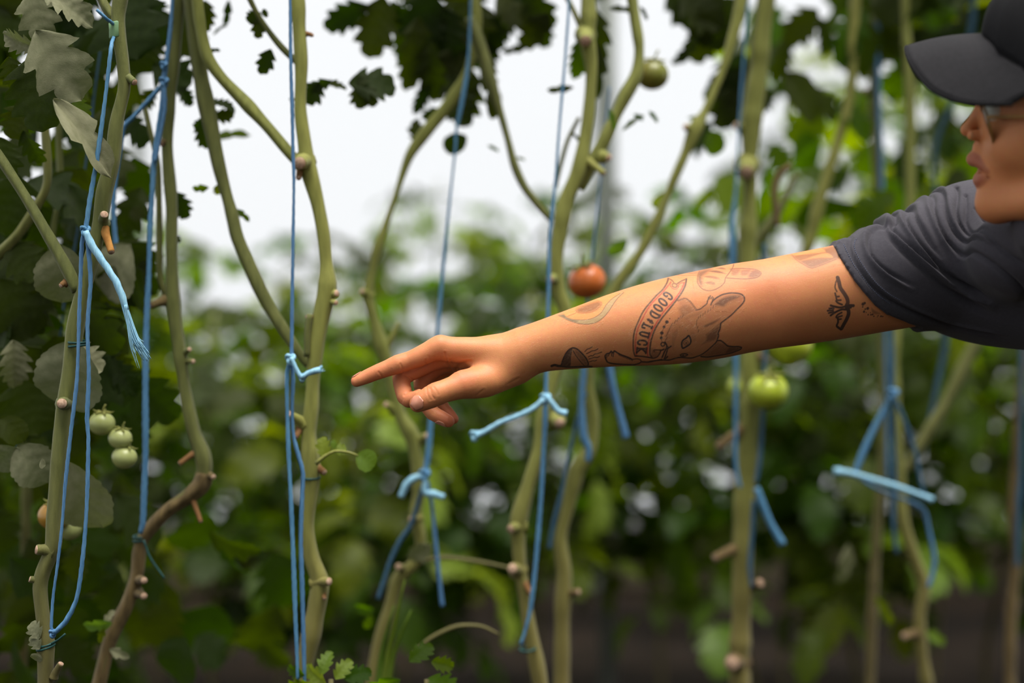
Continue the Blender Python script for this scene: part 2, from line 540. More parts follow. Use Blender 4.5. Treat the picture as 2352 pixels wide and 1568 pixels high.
r = R_(5)
rows = [  # depth, spacing, x range, height function, leaves, label
    (3.7, 0.42, (-2.0, 2.1), lambda x: 1.28 + 0.10 * math.sin(3 * x) + (0.42 if x > 0.95 else 0.0), 44, 'leafy green tomato plant in the nearest background row', 'tomato plants of the nearest background row'),
    (4.8, 0.42, (-2.5, 2.6), lambda x: 1.50 + 0.10 * math.sin(2 * x + 1) + (0.7 if x > 1.05 else 0.0) + (0.2 if x < -1.0 else 0), 34, 'leafy green tomato plant in the middle background row', 'tomato plants of the middle background row'),
    (6.0, 0.5, (-3.0, 3.2), lambda x: 1.62 + 0.15 * math.sin(2.3 * x + 2) + (0.9 if x > 0.9 else 0.0), 24, 'leafy green tomato plant in the row by the plastic wall', 'tomato plants of the row by the plastic wall'),
]
for (Y, sp_, (xa, xb), hf, nl, lab, grp) in rows:
    x = xa
    while x < xb:
        h = hf(x) * (0.93 + 0.14 * r.random())
        bg_plant(x + (r.random() - .5) * 0.1, Y + (r.random() - .5) * 0.25, h, r, lab, grp, ['leaf_mid', 'leaf_mid', 'leaf_mid', 'leaf_mid', 'leaf_mid', 'leaf_mid', 'leaf_bright', 'leaf_dark', 'leaf_dark'], int(nl * h / 1.4), lo=0.6)
        x += sp_ * (0.85 + 0.3 * r.random())

# unseen crop row behind and right of the view, added to shade the scene
x = -2.4
while x < 3.0:
    bg_plant(x, -1.12 + 0.45 * x + .6 * max(0, x - .6) + (r.random() - .5) * 0.15, 2.85 + .2 * r.random(), r, 'unseen leafy tomato plant added behind the camera to shade the scene', 'unseen tomato plants added behind the camera for shade', ['leaf_mid', 'leaf_dark'], 32, lo=0.4, size=(0.30, 0.44))
    x += 0.36

for (x, y) in ((1.12, -.1), (1.22, .25), (1.34, .6), (1.5, .95), (1.7, 1.3)):  # more unseen plants, added nearer to keep light off the face and shirt
    bg_plant(x, y, 2.9, r, 'unseen leafy tomato plant added behind the camera to shade the scene', 'unseen tomato plants added behind the camera for shade', ['leaf_mid', 'leaf_dark'], 36, lo=0.5, size=(0.28, 0.38))

# ------------------------------------------------------------------ vines of the near row
def px_path(pts, Y, step=0.006):
    """[(px,py,width px[,dY])] -> (path, radii)"""
    A = []
    for p in pts:
        d = p[3] if len(p) > 3 else 0.0
        q = P(p[0], p[1], Y + d)
        A.append((*q, p[2] * 0.5 * K * (Y + d)))
    A = spline(A, step)
    return A[:, :3], A[:, 3]


def stem_mesh(parent, pts, Y, name='stem', m='stem', to_ground=False, up=None, nseg=14, seed=0):
    f, g = pts[0], pts[1]
    if name != 'stem' and (f[1] < 0 or f[0] < 0):      # a branch that leaves the picture goes on beyond its edge
        ux, uy = f[0] - g[0], f[1] - g[1]; l = math.hypot(ux, uy)
        pts = [(f[0] + ux / l * 420, f[1] + uy / l * 420, f[2] * .6) + tuple(f[3:]), (f[0] + ux / l * 150, f[1] + uy / l * 150, f[2] * .9) + tuple(f[3:])] + list(pts)
    path, rad = px_path(pts, Y)
    rr_ = np.random.default_rng(seed + abs(int(pts[0][0])))
    s = np.arange(len(path)) * 0.006
    # swollen nodes, gentle unevenness
    rad = rad * (1 + 0.05 * np.sin(s * 37 + seed) + 0.04 * np.sin(s * 91 + 2 * seed))
    for _ in range(max(1, len(path) // 26)):
        c = rr_.random() * s[-1]
        rad = rad * (1 + 0.10 * np.exp(-((s - c) / 0.012) ** 2))
    if to_ground:
        e = path[-1]; g = spline([path[-1], path[-1] + (path[-1] - path[-4]) * 4 + np.array((0, 0, -.04)), np.array((e[0] + 0.02, e[1] + 0.02, e[2] * .4)), np.array((e[0], e[1] + 0.02, -0.04))], 0.02)[1:]
        path = np.vstack([path, g]); rad = np.concatenate([rad, np.full(len(g), rad[-1])])
    if up is not None:
        e = path[0]; g = spline([np.array((e[0] + up[0], row_y(e[0]), 2.46)), e + (path[0] - path[4]) * 5, e], 0.02)[:-1]
        path = np.vstack([g, path]); rad = np.concatenate([np.linspace(rad[0] * .6, rad[0], len(g)), rad])
    mb = MB()
    add_tube(mb, path, rad, nseg + 4, ridge=0.075, ridge_n=4, twist=3)
    return mb.build(name, MATS[m], parent)


def stub(parent, x, y, Y, ang, ln, w, m='stem', dY=-0.012, cut='cut', name='cut_stub'):
    """stump of a pruned side shoot; ang in degrees in the picture (0 = right, 90 = up)"""
    a = math.radians(ang)
    b = P(x, y, Y); e = P(x + ln * math.cos(a), y - ln * math.sin(a), Y + dY)
    rw = w * .6 * K * Y
    path = spline([b, b * .5 + e * .5 + np.array((0, 0, 0.0006)), e], 0.0015)
    rad = rw * (1.0 + 0.8 * np.exp(-np.linspace(0, 1, len(path)) * 4) + .02 * np.sin(np.arange(len(path)) * 1.7))
    rad[-1] *= 0.93
    mb = MB()
    add_tube(mb, path, rad, 12, 0)
    # pale cut face with a raised rim
    d = (e - b) / np.linalg.norm(e - b)
    add_tube(mb, [e - d * 0.0006, e + d * 0.0006], [rad[-1] * .98, rad[-1] * .9], 12, 1)
    return mb.build(name, [MATS[m], MATS[cut]], parent)


def vine(label, base):
    return tag(empty('tomato_vine', base), label, 'plant', 'tomato vines of the near row')


# --- far-left vine (in focus)
YA = 1.50
v1 = vine('sharp green tomato vine at the far left with cut stubs and green tape band', P(103, 784, YA + .02) * [1, 1, 0])
stem_mesh(v1, [(284, -40, 30), (272, 30, 30), (273, 75, 32), (283, 150, 28), (285, 205, 30), (268, 280, 32), (258, 370, 34), (240, 440, 34), (228, 520, 34), (206, 610, 34), (186, 690, 36), (172, 760, 36), (160, 860, 34), (148, 940, 36), (135, 1060, 34), (125, 1180, 32), (122, 1255, 36), (100, 1310, 34), (92, 1350, 32), (100, 1430, 32), (105, 1490, 34), (103, 1600, 32)], YA, m='stem_dark', to_ground=True, up=(0.02, 0))
stem_mesh(v1, [(-30, 320, 22), (5, 370, 22), (60, 455, 24), (110, 540, 26), (150, 610, 28), (178, 668, 26)], YA, 'branch', 'stem_dark')
stem_mesh(v1, [(225, -20, 18), (245, 20, 20), (268, 50, 18)], YA, 'branch', 'stem_dark')
stem_mesh(v1, [(98, 190, 16), (104, 300, 18), (108, 420, 20), (80, 480, 22), (40, 540, 22), (-20, 600, 22)], 1.62, 'branch', 'stem_dark')
stem_mesh(v1, [(132, 240, 12), (136, 340, 14), (138, 440, 14), (120, 540, 14), (118, 640, 14)], 1.72, 'branch', 'stem_dark')
stub(v1, 236, 512, YA, 80, 20, 17, 'stem_dark', -0.014)
stub(v1, 238, 524, YA, -72, 58, 13, 'dry', -0.014, name='dry_stub')
stub(v1, 150, 928, YA, 165, 8, 22, 'stem_dark', -0.020)
stub(v1, 118, 1265, YA, 175, 34, 20, 'stem_dark', -0.008)
stub(v1, 92, 1336, YA, 165, 24, 13, 'stem_dark', -0.004)
stub(v1, 290, 178, YA, -30, 22, 14, 'stem_dark', -0.006)
stub(v1, 122, 1555, YA, 60, 36, 12, 'stem_dark', -0.004)
stub(v1, 245, 380, YA, 160, 24, 12, 'stem_dark', -0.004)
stub(v1, 150, 650, YA, 210, 12, 10, 'dry_brown', -0.004)
hero(v1, (105, 1068), (88, 1062), YA - .02, 'leaf_pale', 6, 0.2, 1.6)
hero(v1, (92, 1465), (64, 1430), YA - .01, 'leaf_pale', 5, 0.2, 1.2)
hero(v1, (92, 1490), (66, 1460), YA - .01, 'leaf_pale', 5, 0.3, 1.2)
hero(v1, (90, 1500), (78, 1520), YA - .01, 'leaf_pale', 6, 0.2, 1.5)
# big leaves of this vine, told apart in the picture
for a in [((82, 70), (184, 226), 1.47, 'leaf_pale', 0, .15, 1.15), ((80, 108), (-14, 84), 1.47, 'leaf_pale', 3, .5, 1.1),
          ((122, 228), (276, 388), 1.46, 'leaf_pale', 4, .7, 0.9), ((96, -26), (222, 40), 1.48, 'leaf_pale', 3, .5, 1.15),
          ((70, -18), (104, 92), 1.50, 'leaf_pale', 0, .4, 1.25), ((84, 118), (88, 302), 1.50, 'leaf_dark', 2, -.2, 1.15),
          ((20, 130), (36, 205), 1.51, 'leaf_dark', 1, .3, 1.3), ((60, 240), (22, 318), 1.56, 'leaf_dark', 2, .2, 1.2),
          ((54, 300), (84, 384), 1.56, 'leaf_dark', 1, -.4, 1.1), ((0, 315), (20, 410), 1.55, 'leaf_dark', 2, .4, 1.1),
          ((150, 190), (204, 128), 1.56, 'leaf_dark', 0, .4, 1.1), ((168, 226), (206, 268), 1.53, 'leaf_mid', 5, .6, 1.0),
          ((138, 560), (142, 705), 1.56, 'leaf_pale', 6, .3, 1.0), ((176, 780), (128, 955), 1.55, 'leaf_pale', 6, -.2, 1.15),
          ((160, 800), (236, 850), 1.56, 'leaf_pale', 2, .5, 1.2), ((300, 560), (214, 685), 1.66, 'leaf_pale', 6, -.4, 1.1),
          ((40, 1022), (112, 1114), 1.56, 'leaf_pale', 6, .2, 1.1), ((148, 1056), (206, 1240), 1.57, 'leaf_pale', 6, -.3, .95),
          ((44, 1030), (-30, 1080), 1.56, 'leaf_pale', 6, .4, 1.0), ((0, 960), (60, 1010), 1.60, 'leaf_dark', 6, .5, 1.0),
          ((216, 560), (330, 640), 1.72, 'leaf_dark', 2, .3, 1.3), ((240, 700), (340, 640), 1.75, 'leaf_dark', 0, .3, 1.4),
          ((250, 830), (325, 905), 1.70, 'leaf_dark', 3, .5, 1.2), ((230, 800), (300, 870), 1.72, 'leaf_dark', 1, -.4, 1.2),
          ((40, 400), (10, 540), 1.62, 'leaf_dark', 2, .3, 1.3), ((60, 420), (190, 445), 1.66, 'leaf_dark', 0, .6, 1.2),
          ((20, 560), (90, 640), 1.62, 'leaf_dark', 2, .3, 1.3), ((0, 640), (70, 780), 1.66, 'leaf_dark', 0, .1, 1.5),
          ((90, 640), (60, 770), 1.68, 'leaf_dark', 2, -.3, 1.4), ((30, 780), (40, 900), 1.62, 'leaf_pale', 3, .5, 1.2),
          ((96, 800), (10, 870), 1.64, 'leaf_dark', 0, .5, 1.4), ((60, 860), (90, 1000), 1.68, 'leaf_dark', 2, .4, 1.5),
          ((270, 500), (235, 570), 1.70, 'leaf_dark', 1, .3, 1.4)]:
    hero(v1, a[0], a[1], a[2], a[3], a[4], a[5], a[6])

# --- dark leaf mass behind the far-left vine
v1b = vine('dark leafy tomato vine behind the sharp one at the far left', P(60, 784, 1.95) * [1, 1, 0])
stem_mesh(v1b, [(150, -40, 16), (60, 300, 18), (30, 700, 20), (60, 1100, 22), (50, 1600, 22)], 1.95, m='stem_dark', to_ground=True)
r = R_(11)
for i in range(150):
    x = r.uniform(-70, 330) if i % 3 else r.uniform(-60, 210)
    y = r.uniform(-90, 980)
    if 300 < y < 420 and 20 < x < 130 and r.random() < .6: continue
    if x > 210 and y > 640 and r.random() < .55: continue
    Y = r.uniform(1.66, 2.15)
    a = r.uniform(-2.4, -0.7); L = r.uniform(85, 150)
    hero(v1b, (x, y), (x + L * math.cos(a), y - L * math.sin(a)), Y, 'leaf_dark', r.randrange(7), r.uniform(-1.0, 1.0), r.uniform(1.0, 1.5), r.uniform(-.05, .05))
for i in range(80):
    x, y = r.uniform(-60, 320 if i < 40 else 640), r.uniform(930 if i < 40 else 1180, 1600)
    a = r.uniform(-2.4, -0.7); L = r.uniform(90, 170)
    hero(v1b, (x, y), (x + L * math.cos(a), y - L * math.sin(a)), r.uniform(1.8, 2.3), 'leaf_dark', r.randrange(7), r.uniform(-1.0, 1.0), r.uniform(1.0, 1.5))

# --- second vine, kinked low stem
YB = 1.68
v2 = vine('tomato vine with a kinked brown lower stem and blue twine tied beside it', P(225, 784, YB) * [1, 1, 0])
stem_mesh(v2, [(412, -30, 28), (404, 80, 28), (393, 200, 28), (384, 330, 26), (394, 470, 28), (394, 570, 28), (398, 690, 30), (412, 800, 28), (426, 900, 28), (445, 990, 30), (464, 1040, 34), (470, 1080, 30), (462, 1112, 34), (430, 1140, 28), (385, 1170, 24), (345, 1212, 26), (322, 1250, 24), (314, 1320, 24), (290, 1390, 26), (255, 1460, 28), (225, 1580, 28)], YB, m='stem_dark', to_ground=True, up=(0, 0))
stem_mesh(v2, [(330, 230, 9), (345, 300, 10), (362, 380, 13), (366, 520, 15), (368, 640, 14), (388, 690, 12)], YB + .02, 'branch', 'stem_dark')
stem_mesh(v2, [(470, 1085, 37), (462, 1114, 38), (430, 1142, 33), (385, 1172, 29), (345, 1214, 31), (322, 1252, 30), (314, 1322, 29), (290, 1392, 31), (255, 1462, 33), (225, 1580, 33)], YB, 'old_stem', 'stem_old', to_ground=True)
stub(v2, 380, 690, YB, 200, 36, 14, 'stem_old', -.01)
stub(v2, 420, 815, YB, 40, 20, 10, 'stem_dark', -.01)
stub(v2, 424, 830, YB, 0, 20, 10, 'stem_dark', -.01)
stub(v2, 455, 1035, YB, 215, 52, 10, 'dry_brown', -.01)
stub(v2, 475, 1090, YB, -20, 16, 12, 'stem_old', -.01)
stub(v2, 440, 1140, YB, -70, 62, 9, 'dry_brown', -.01)
stub(v2, 315, 1360, YB, -30, 18, 14, 'stem_old', -.02)
stub(v2, 315, 1330, YB, -10, 16, 14, 'stem_old', -.02)
stub(v2, 384, 325, YB, 200, 14, 14, 'stem_old', -.006)
for a in [((258, 1430), (184, 1446), 1.66, 'leaf_bright', 4, .4, 1.1), ((240, 1430), (260, 1400), 1.67, 'leaf_pale', 4, .2, 1.2), ((250, 1490), (298, 1512), 1.66, 'leaf_pale', 4, .2, 1.1), ((240, 1440), (225, 1480), 1.66, 'leaf_mid', 4, 0, 1),
          ((400, 440), (432, 505), 1.72, 'leaf_dark', 1, .3, 1.2), ((395, 540), (415, 555), 1.7, 'leaf_dark', 0, .3, 1.2), ((300, 480), (330, 500), 1.8, 'leaf_dark', 2, .3, 1.5),
          ((340, 1260), (378, 1330), 1.7, 'leaf_dark', 4, .4, .6)]:
    hero(v2, *a)

# --- slanting vine and the main vine beside the hand
YC = 1.64
v3 = vine('thick green tomato vine left of the hand, joined by two slanting branches', P(690, 784, YC) * [1, 1, 0])
stem_mesh(v3, [(682, -40, 32), (687, 60, 32), (692, 150, 32), (690, 250, 30), (700, 330, 34), (708, 385, 38), (728, 460, 34), (742, 530, 32), (749, 600, 32), (752, 660, 38), (742, 710, 40), (728, 780, 38), (720, 860, 34), (716, 930, 34), (710, 1000, 32), (714, 1070, 40), (712, 1130, 38), (704, 1210, 34), (716, 1280, 36), (734, 1335, 38), (728, 1390, 40), (712, 1470, 40), (690, 1580, 36)], YC, to_ground=True, up=(0.01, 0))
stem_mesh(v3, [(440, -30, 40), (446, 60, 38), (462, 180, 36), (486, 300, 34), (505, 390, 30), (532, 490, 28), (545, 545, 30), (575, 615, 30), (610, 690, 30), (650, 755, 28), (690, 815, 22), (708, 840, 16)], YC + .03, 'branch', 'stem_dark')
stem_mesh(v3, [(450, -20, 24), (460, 60, 26), (476, 130, 28), (510, 180, 26), (560, 232, 26), (615, 292, 24), (662, 348, 24), (700, 392, 24)], YC + .01, 'branch')
stem_mesh(v3, [(560, -30, 10), (590, 30, 11), (622, 78, 13), (650, 112, 15), (690, 150, 16)], YC + .02, 'branch', 'stem_dark')
stem_mesh(v3, [(712, 720, 12), (706, 760, 12), (704, 820, 12)], YC - .01, 'branch', 'stem_dark')
stub(v3, 700, 372, YC, 190, 12, 26, 'stem', -.03)
stub(v3, 690, 385, YC, -100, 24, 11, 'dry_brown', -.02)
stub(v3, 750, 680, YC, 15, 24, 16, 'stem', -.008)
stub(v3, 752, 692, YC, -10, 20, 11, 'stem', -.012)
stub(v3, 697, 972, YC, 150, 40, 17, 'stem', -.014)
stub(v3, 690, 985, YC, 240, 22, 11, 'dry_brown', -.012)
stub(v3, 722, 1338, YC, 5, 34, 17, 'stem', -.014)
stub(v3, 742, 1355, YC, -80, 20, 8, 'dry_brown', -.012)
stub(v3, 728, 1075, YC, -30, 20, 12, 'dry_brown', -.008)
stub(v3, 700, 78, YC, -10, 18, 8, 'dry_brown', -.004)
stub(v3, 720, 730, YC, 170, 14, 10, 'dry_brown', -.01)
stem_mesh(v3, [(725, 1065, 10), (745, 1048, 7), (768, 1036, 5), (800, 1038, 4), (822, 1046, 4)], YC - .02, 'shoot')
for a in [((818, 1044), (866, 1068), 1.62, 'leaf_bright', 6, .3, 1.2), ((748, 1050), (733, 1002), 1.62, 'leaf_bright', 5, .3, .9), ((765, 1036), (796, 1026), 1.62, 'leaf_bright', 5, .3, 1.1), ((770, 1030), (762, 1010), 1.62, 'leaf_bright', 5, .3, 1.0),
          ((622, 112), (600, 172), 1.68, 'leaf_dark', 0, .3, 1.0), ((600, 30), (566, 48), 1.68, 'leaf_dark', 2, .2, 1.3), ((598, 40), (588, 88), 1.68, 'leaf_dark', 0, -.3, 1.2), ((604, 20), (612, 40), 1.68, 'leaf_dark', 0, -.3, 1.2),
          ((735, 190), (700, 240), 1.72, 'leaf_dark', 0, .3, 1.4), ((760, 185), (706, 210), 1.72, 'leaf_dark', 0, .3, .8), ((690, 230), (660, 228), 1.7, 'leaf_dark', 4, .3, .6), ((745, 192), (800, 192), 1.74, 'leaf_dark', 1, .5, .7), ((800, 192), (914, 186), 1.75, 'leaf_dark', 5, .3, .9), ((822, 196), (832, 250), 1.75, 'leaf_dark', 0, .1, 1.4), ((840, 200), (862, 244), 1.75, 'leaf_dark', 0, .1, 1.2), ((824, 200), (842, 168), 1.75, 'leaf_dark', 0, .1, 1.3),
          ((482, 235), (545, 240), 1.72, 'leaf_dark', 3, .8, 1.1), ((484, 262), (540, 272), 1.72, 'leaf_dark', 1, -.6, 1.2), ((478, 118), (506, 112), 1.7, 'leaf_dark', 4, .4, 1.1), ((470, 270), (444, 300), 1.7, 'leaf_dark', 1, .4, 1.0), ((484, 320), (574, 296), 1.85, 'leaf_mid', 4, .5, .7), ((480, 430), (438, 436), 1.7, 'leaf_mid', 4, .4, 1.1), ((498, 424), (502, 448), 1.7, 'leaf_mid', 5, .4, 1.1), ((540, 480), (576, 506), 1.7, 'leaf_mid', 4, .4, .9), ((460, 280), (470, 348), 1.72, 'leaf_dark', 1, -.3, 1.1), ((470, 0), (480, 75), 1.75, 'leaf_dark', 1, .5, 1.0), ((525, 0), (520, 60), 1.8, 'leaf_dark', 4, .5, .8), ((490, 80), (520, 50), 1.8, 'leaf_dark', 4, .5, .6), ((350, 150), (440, 190), 1.75, 'leaf_dark', 2, .2, 1.4), ((330, 60), (320, 170), 1.78, 'leaf_dark', 2, .4, 1.4), ((420, 20), (440, 130), 1.8, 'leaf_dark', 0, .4, 1.2), ((340, 0), (370, 110), 1.8, 'leaf_dark', 2, -.4, 1.3), ((410, 200), (445, 240), 1.75, 'leaf_dark', 1, .4, 1.2), ((300, 30), (340, 110), 1.76, 'leaf_dark', 0, .1, 1.4), ((300, 250), (290, 310), 1.74, 'leaf_dark', 4, .1, 1.2), ((355, 205), (320, 255), 1.75, 'leaf_dark', 1, .2, 1.2)]:
    hero(v3, *a)

# --- thin vine that leans across the white, behind the hand
YD = 1.90
v4 = vine('thin tomato vine leaning behind the pointing hand with knotted blue twine', P(900, 784, YD) * [1, 1, 0])
stem_mesh(v4, [(1085, -30, 26), (1095, 60, 26), (1075, 160, 24), (1030, 240, 30), (985, 295, 28), (942, 355, 24), (915, 430, 14), (885, 520, 16), (866, 575, 24), (856, 620, 18), (846, 675, 26), (858, 730, 24), (878, 795, 32), (900, 870, 26), (918, 950, 30), (945, 1000, 34), (958, 1060, 30), (962, 1130, 26), (955, 1180, 28), (966, 1240, 26), (955, 1290, 30), (915, 1330, 28), (895, 1400, 28), (870, 1480, 30), (850, 1590, 30)], YD, m='stem', to_ground=True, up=(0, 0))
stem_mesh(v4, [(1078, 40, 22), (1104, 110, 28), (1128, 190, 26), (1148, 255, 18), (1165, 315, 14), (1182, 380, 18), (1205, 430, 16), (1240, 475, 16), (1268, 505, 16)], YD - .03, 'branch', 'stem_dark')
stem_mesh(v4, [(888, 800, 14), (905, 765, 12), (915, 740, 8)], YD, 'branch')
stem_mesh(v4, [(960, 1290, 10), (1020, 1280, 10), (1100, 1290, 9), (1180, 1306, 8)], YD, 'leaf_stalk', 'stem_dark')
stem_mesh(v4, [(940, 1510, 8), (990, 1465, 9), (1050, 1438, 9), (1105, 1438, 8), (1145, 1456, 7)], YD - .1, 'leaf_stalk', 'stem_dark')
stub(v4, 850, 680, YD, 150, 22, 14, 'stem', -.01)
stub(v4, 905, 940, YD, 150, 22, 14, 'stem', -.01)
stub(v4, 960, 1190, YD, 190, 16, 14, 'stem', -.02)
stub(v4, 965, 1010, YD, 30, 18, 14, 'stem', -.01)
stub(v4, 930, 1310, YD, 150, 18, 14, 'stem', -.02)
for a in [((845, 10), (744, 66), 1.92, 'leaf_dark', 2, .2, .8), ((880, -10), (850, 134), 1.92, 'leaf_dark', 2, .3, .9), ((900, 0), (925, 90), 1.95, 'leaf_dark', 1, .3, .9), ((960, 40), (945, 215), 1.92, 'leaf_dark', 3, .3, .9), ((985, 90), (988, 232), 1.92, 'leaf_dark', 1, -.3, .9), ((990, -20), (960, 120), 1.94, 'leaf_dark', 2, .3, 1.2),
          ((1010, 10), (1010, 150), 1.95, 'leaf_dark', 2, -.3, 1.3), ((1040, 40), (1050, 200), 1.96, 'leaf_dark', 0, .3, 1.2), ((1060, -30), (1090, 110), 1.96, 'leaf_dark', 2, .3, 1.2), ((1030, 170), (1075, 290), 1.94, 'leaf_dark', 2, .4, .9), ((1100, 20), (1150, 120), 2.0, 'leaf_dark', 5, .4, 1.0), ((1140, -10), (1215, 60), 2.0, 'leaf_dark', 2, .4, 1.2), ((1210, -20), (1266, 70), 2.0, 'leaf_dark', 0, -.2, 1.1), ((1262, 30), (1200, 112), 2.0, 'leaf_dark', 5, .3, .8), ((1215, 105), (1150, 122), 2.0, 'leaf_dark', 4, .3, .7), ((1130, 130), (1120, 215), 1.92, 'leaf_dark', 3, .3, .8), ((1125, 200), (1140, 275), 1.9, 'leaf_dark', 6, .3, .5), ((1100, 190), (1060, 260), 1.95, 'leaf_dark', 4, .3, .8),
          ((960, 330), (948, 270), 1.92, 'leaf_dark', 0, .5, 1.0), ((1010, 250), (970, 275), 1.92, 'leaf_dark', 0, .5, 1.1), ((1072, 312), (1018, 348), 1.92, 'leaf_dark', 6, .3, .9), ((1120, 334), (1148, 346), 1.9, 'leaf_mid', 4, .3, .8), ((1185, 362), (1208, 366), 1.9, 'leaf_mid', 4, .3, .8), ((860, 1400), (806, 1400), 1.86, 'leaf_mid', 3, .3, 1.1), ((850, 1410), (842, 1450), 1.86, 'leaf_mid', 3, .3, 1.2), ((990, 1250), (940, 1290), 1.88, 'leaf_pale', 0, .3, 1.2), ((960, 40), (900, 30), 1.95, 'leaf_dark', 2, .6, 1.2), ((1000, 120), (950, 170), 1.95, 'leaf_dark', 0, .3, 1.1), ((1050, 110), (1010, 215), 1.95, 'leaf_dark', 2, .1, 1.1)]:
    hero(v4, *a)

for a in [((940, 20), (925, 150), 1.98, 'leaf_dark', 3, .2, 1.0), ((1000, 60), (965, 200), 1.97, 'leaf_dark', 1, -.2, 1.0), ((1030, 90), (1000, 240), 1.97, 'leaf_dark', 3, .2, 1.1), ((1060, 60), (1030, 190), 1.98, 'leaf_dark', 3, .3, 1.0), ((1075, 150), (1062, 300), 1.96, 'leaf_dark', 1, .1, 1.0), ((1120, 20), (1110, 170), 2.0, 'leaf_dark', 1, .2, 1.0), ((1180, 0), (1140, 110), 2.02, 'leaf_dark', 3, .2, 1.0), ((1230, 30), (1262, 112), 2.02, 'leaf_dark', 1, .1, 1.1), ((985, 180), (955, 268), 1.94, 'leaf_dark', 3, .3, .8), ((1105, 150), (1150, 250), 1.95, 'leaf_dark', 4, .2, .9), ((880, -40), (985, 10), 2.0, 'leaf_dark', 3, .3, 1.0), ((1000, -60), (1120, 10), 2.0, 'leaf_dark', 1, .3, 1.1)]:
    hero(v4, *a)

# --- forked vine crossing behind the forearm
YE = 1.84
v5 = vine('forked tomato vine rising behind the forearm, pale cut knot near the top', P(1240, 784, YE) * [1, 1, 0])
stem_mesh(v5, [(1350, -30, 30), (1352, 60, 32), (1350, 95, 36), (1358, 160, 30), (1352, 260, 30), (1340, 340, 32), (1326, 400, 36), (1300, 460, 38), (1288, 520, 38), (1276, 600, 34), (1284, 670, 34), (1300, 720, 30), (1292, 800, 28), (1268, 880, 28), (1246, 960, 30), (1236, 1040, 32), (1212, 1120, 34), (1192, 1195, 38), (1192, 1270, 28), (1200, 1340, 28), (1214, 1430, 30), (1230, 1510, 34), (1245, 1590, 34)], YE, to_ground=True, up=(0, 0))
stem_mesh(v5, [(1448, -30, 24), (1458, 40, 24), (1468, 110, 22), (1462, 170, 26), (1436, 220, 30), (1412, 270, 24), (1384, 330, 30), (1352, 385, 34), (1326, 430, 30)], YE + .01, 'branch')
stem_mesh(v5, [(1300, -10, 10), (1320, 30, 12), (1338, 70, 14), (1350, 92, 14)], YE, 'branch', 'stem_dark')
stem_mesh(v5, [(1330, 270, 8), (1305, 320, 9), (1290, 370, 9), (1275, 430, 10)], YE + .02, 'branch', 'stem_dark')
stub(v5, 1345, 80, YE, -90, 14, 24, 'stem', -.03)
stub(v5, 1340, 362, YE, -38, 60, 12, 'stem', -.015)
stub(v5, 1385, 360, YE, -10, 14, 16, 'stem', -.01)
stub(v5, 1198, 1208, YE, 195, 26, 20, 'stem', -.015)
stub(v5, 1190, 1310, YE, 160, 14, 22, 'stem', -.02)
stub(v5, 1275, 640, YE, 190, 12, 18, 'stem', -.02)
stub(v5, 1278, 965, YE, -40, 10, 22, 'stem', -.02)
stub(v5, 1200, 1330, YE, -60, 40, 10, 'dry_brown', -.015)
for a in [((1318, 200), (1254, 210), 1.84, 'leaf_dark', 4, .3, .7), ((1330, 90), (1330, 185), 1.88, 'leaf_mid', 3, .3, 1.1), ((1365, 20), (1378, 170), 1.92, 'leaf_dark', 1, .3, .8), ((1372, 100), (1368, 240), 1.92, 'leaf_dark', 4, .3, .9), ((1400, 20), (1455, 20), 1.88, 'leaf_dark', 4, .3, .8), ((1470, 15), (1490, 45), 1.86, 'leaf_dark', 4, .3, .8), ((1400, 250), (1415, 300), 1.82, 'leaf_bright', 4, .2, .7), ((1430, 300), (1480, 255), 1.86, 'leaf_mid', 4, .4, .5), ((1455, 262), (1480, 275), 1.86, 'leaf_mid', 4, .3, 1.0), ((1490, 255), (1514, 280), 1.86, 'leaf_mid', 4, .3, .9), ((1340, 330), (1308, 300), 1.86, 'leaf_dark', 4, .3, .5), ((1440, 550), (1400, 590), 2.0, 'leaf_bright', 6, .4, .7)]:
    hero(v5, *a)

# --- slanting vine right of the fork, its foot below the forearm
YF = 1.98
v6 = vine('long slanting tomato vine running down behind the tattooed forearm', P(1290, 784, YF) * [1, 1, 0])
stem_mesh(v6, [(1708, -30, 26), (1690, 60, 26), (1660, 160, 20), (1622, 250, 18), (1600, 290, 34), (1575, 350, 24), (1540, 430, 20), (1506, 510, 22), (1470, 580, 22), (1420, 650, 26), (1380, 720, 28), (1355, 800, 28), (1350, 880, 28), (1362, 960, 30), (1356, 1030, 30), (1326, 1080, 38), (1306, 1160, 30), (1288, 1240, 30), (1296, 1320, 34), (1292, 1400, 36), (1290, 1590, 38)], YF, m='stem', to_ground=True, up=(0.1, 0))
stub(v6, 1296, 1365, YF, 10, 34, 14, 'stem_old', -.01)
stub(v6, 1590, 300, YF, 150, 18, 14, 'stem', -.01)
for a in [((1560, -20), (1660, 60), 2.1, 'leaf_dark', 2, .3, 1.2), ((1660, 20), (1600, 100), 2.1, 'leaf_dark', 5, .3, 1.2), ((1600, 80), (1560, 150), 2.1, 'leaf_dark', 4, .3, 1.0), ((1540, 0), (1570, 55), 2.1, 'leaf_dark', 0, .3, 1.0), ((1690, 60), (1640, 120), 2.1, 'leaf_dark', 0, .5, 1.0), ((1630, 300), (1656, 356), 2.02, 'leaf_mid', 6, .3, 1.1), ((1580, 270), (1620, 275), 2.0, 'leaf_mid', 4, .3, .8), ((1540, 440), (1500, 480), 2.0, 'leaf_bright', 6, .3, .7), ((1720, 150), (1664, 285), 2.2, 'leaf_dark', 6, .2, 1.2)]:
    hero(v6, *a)

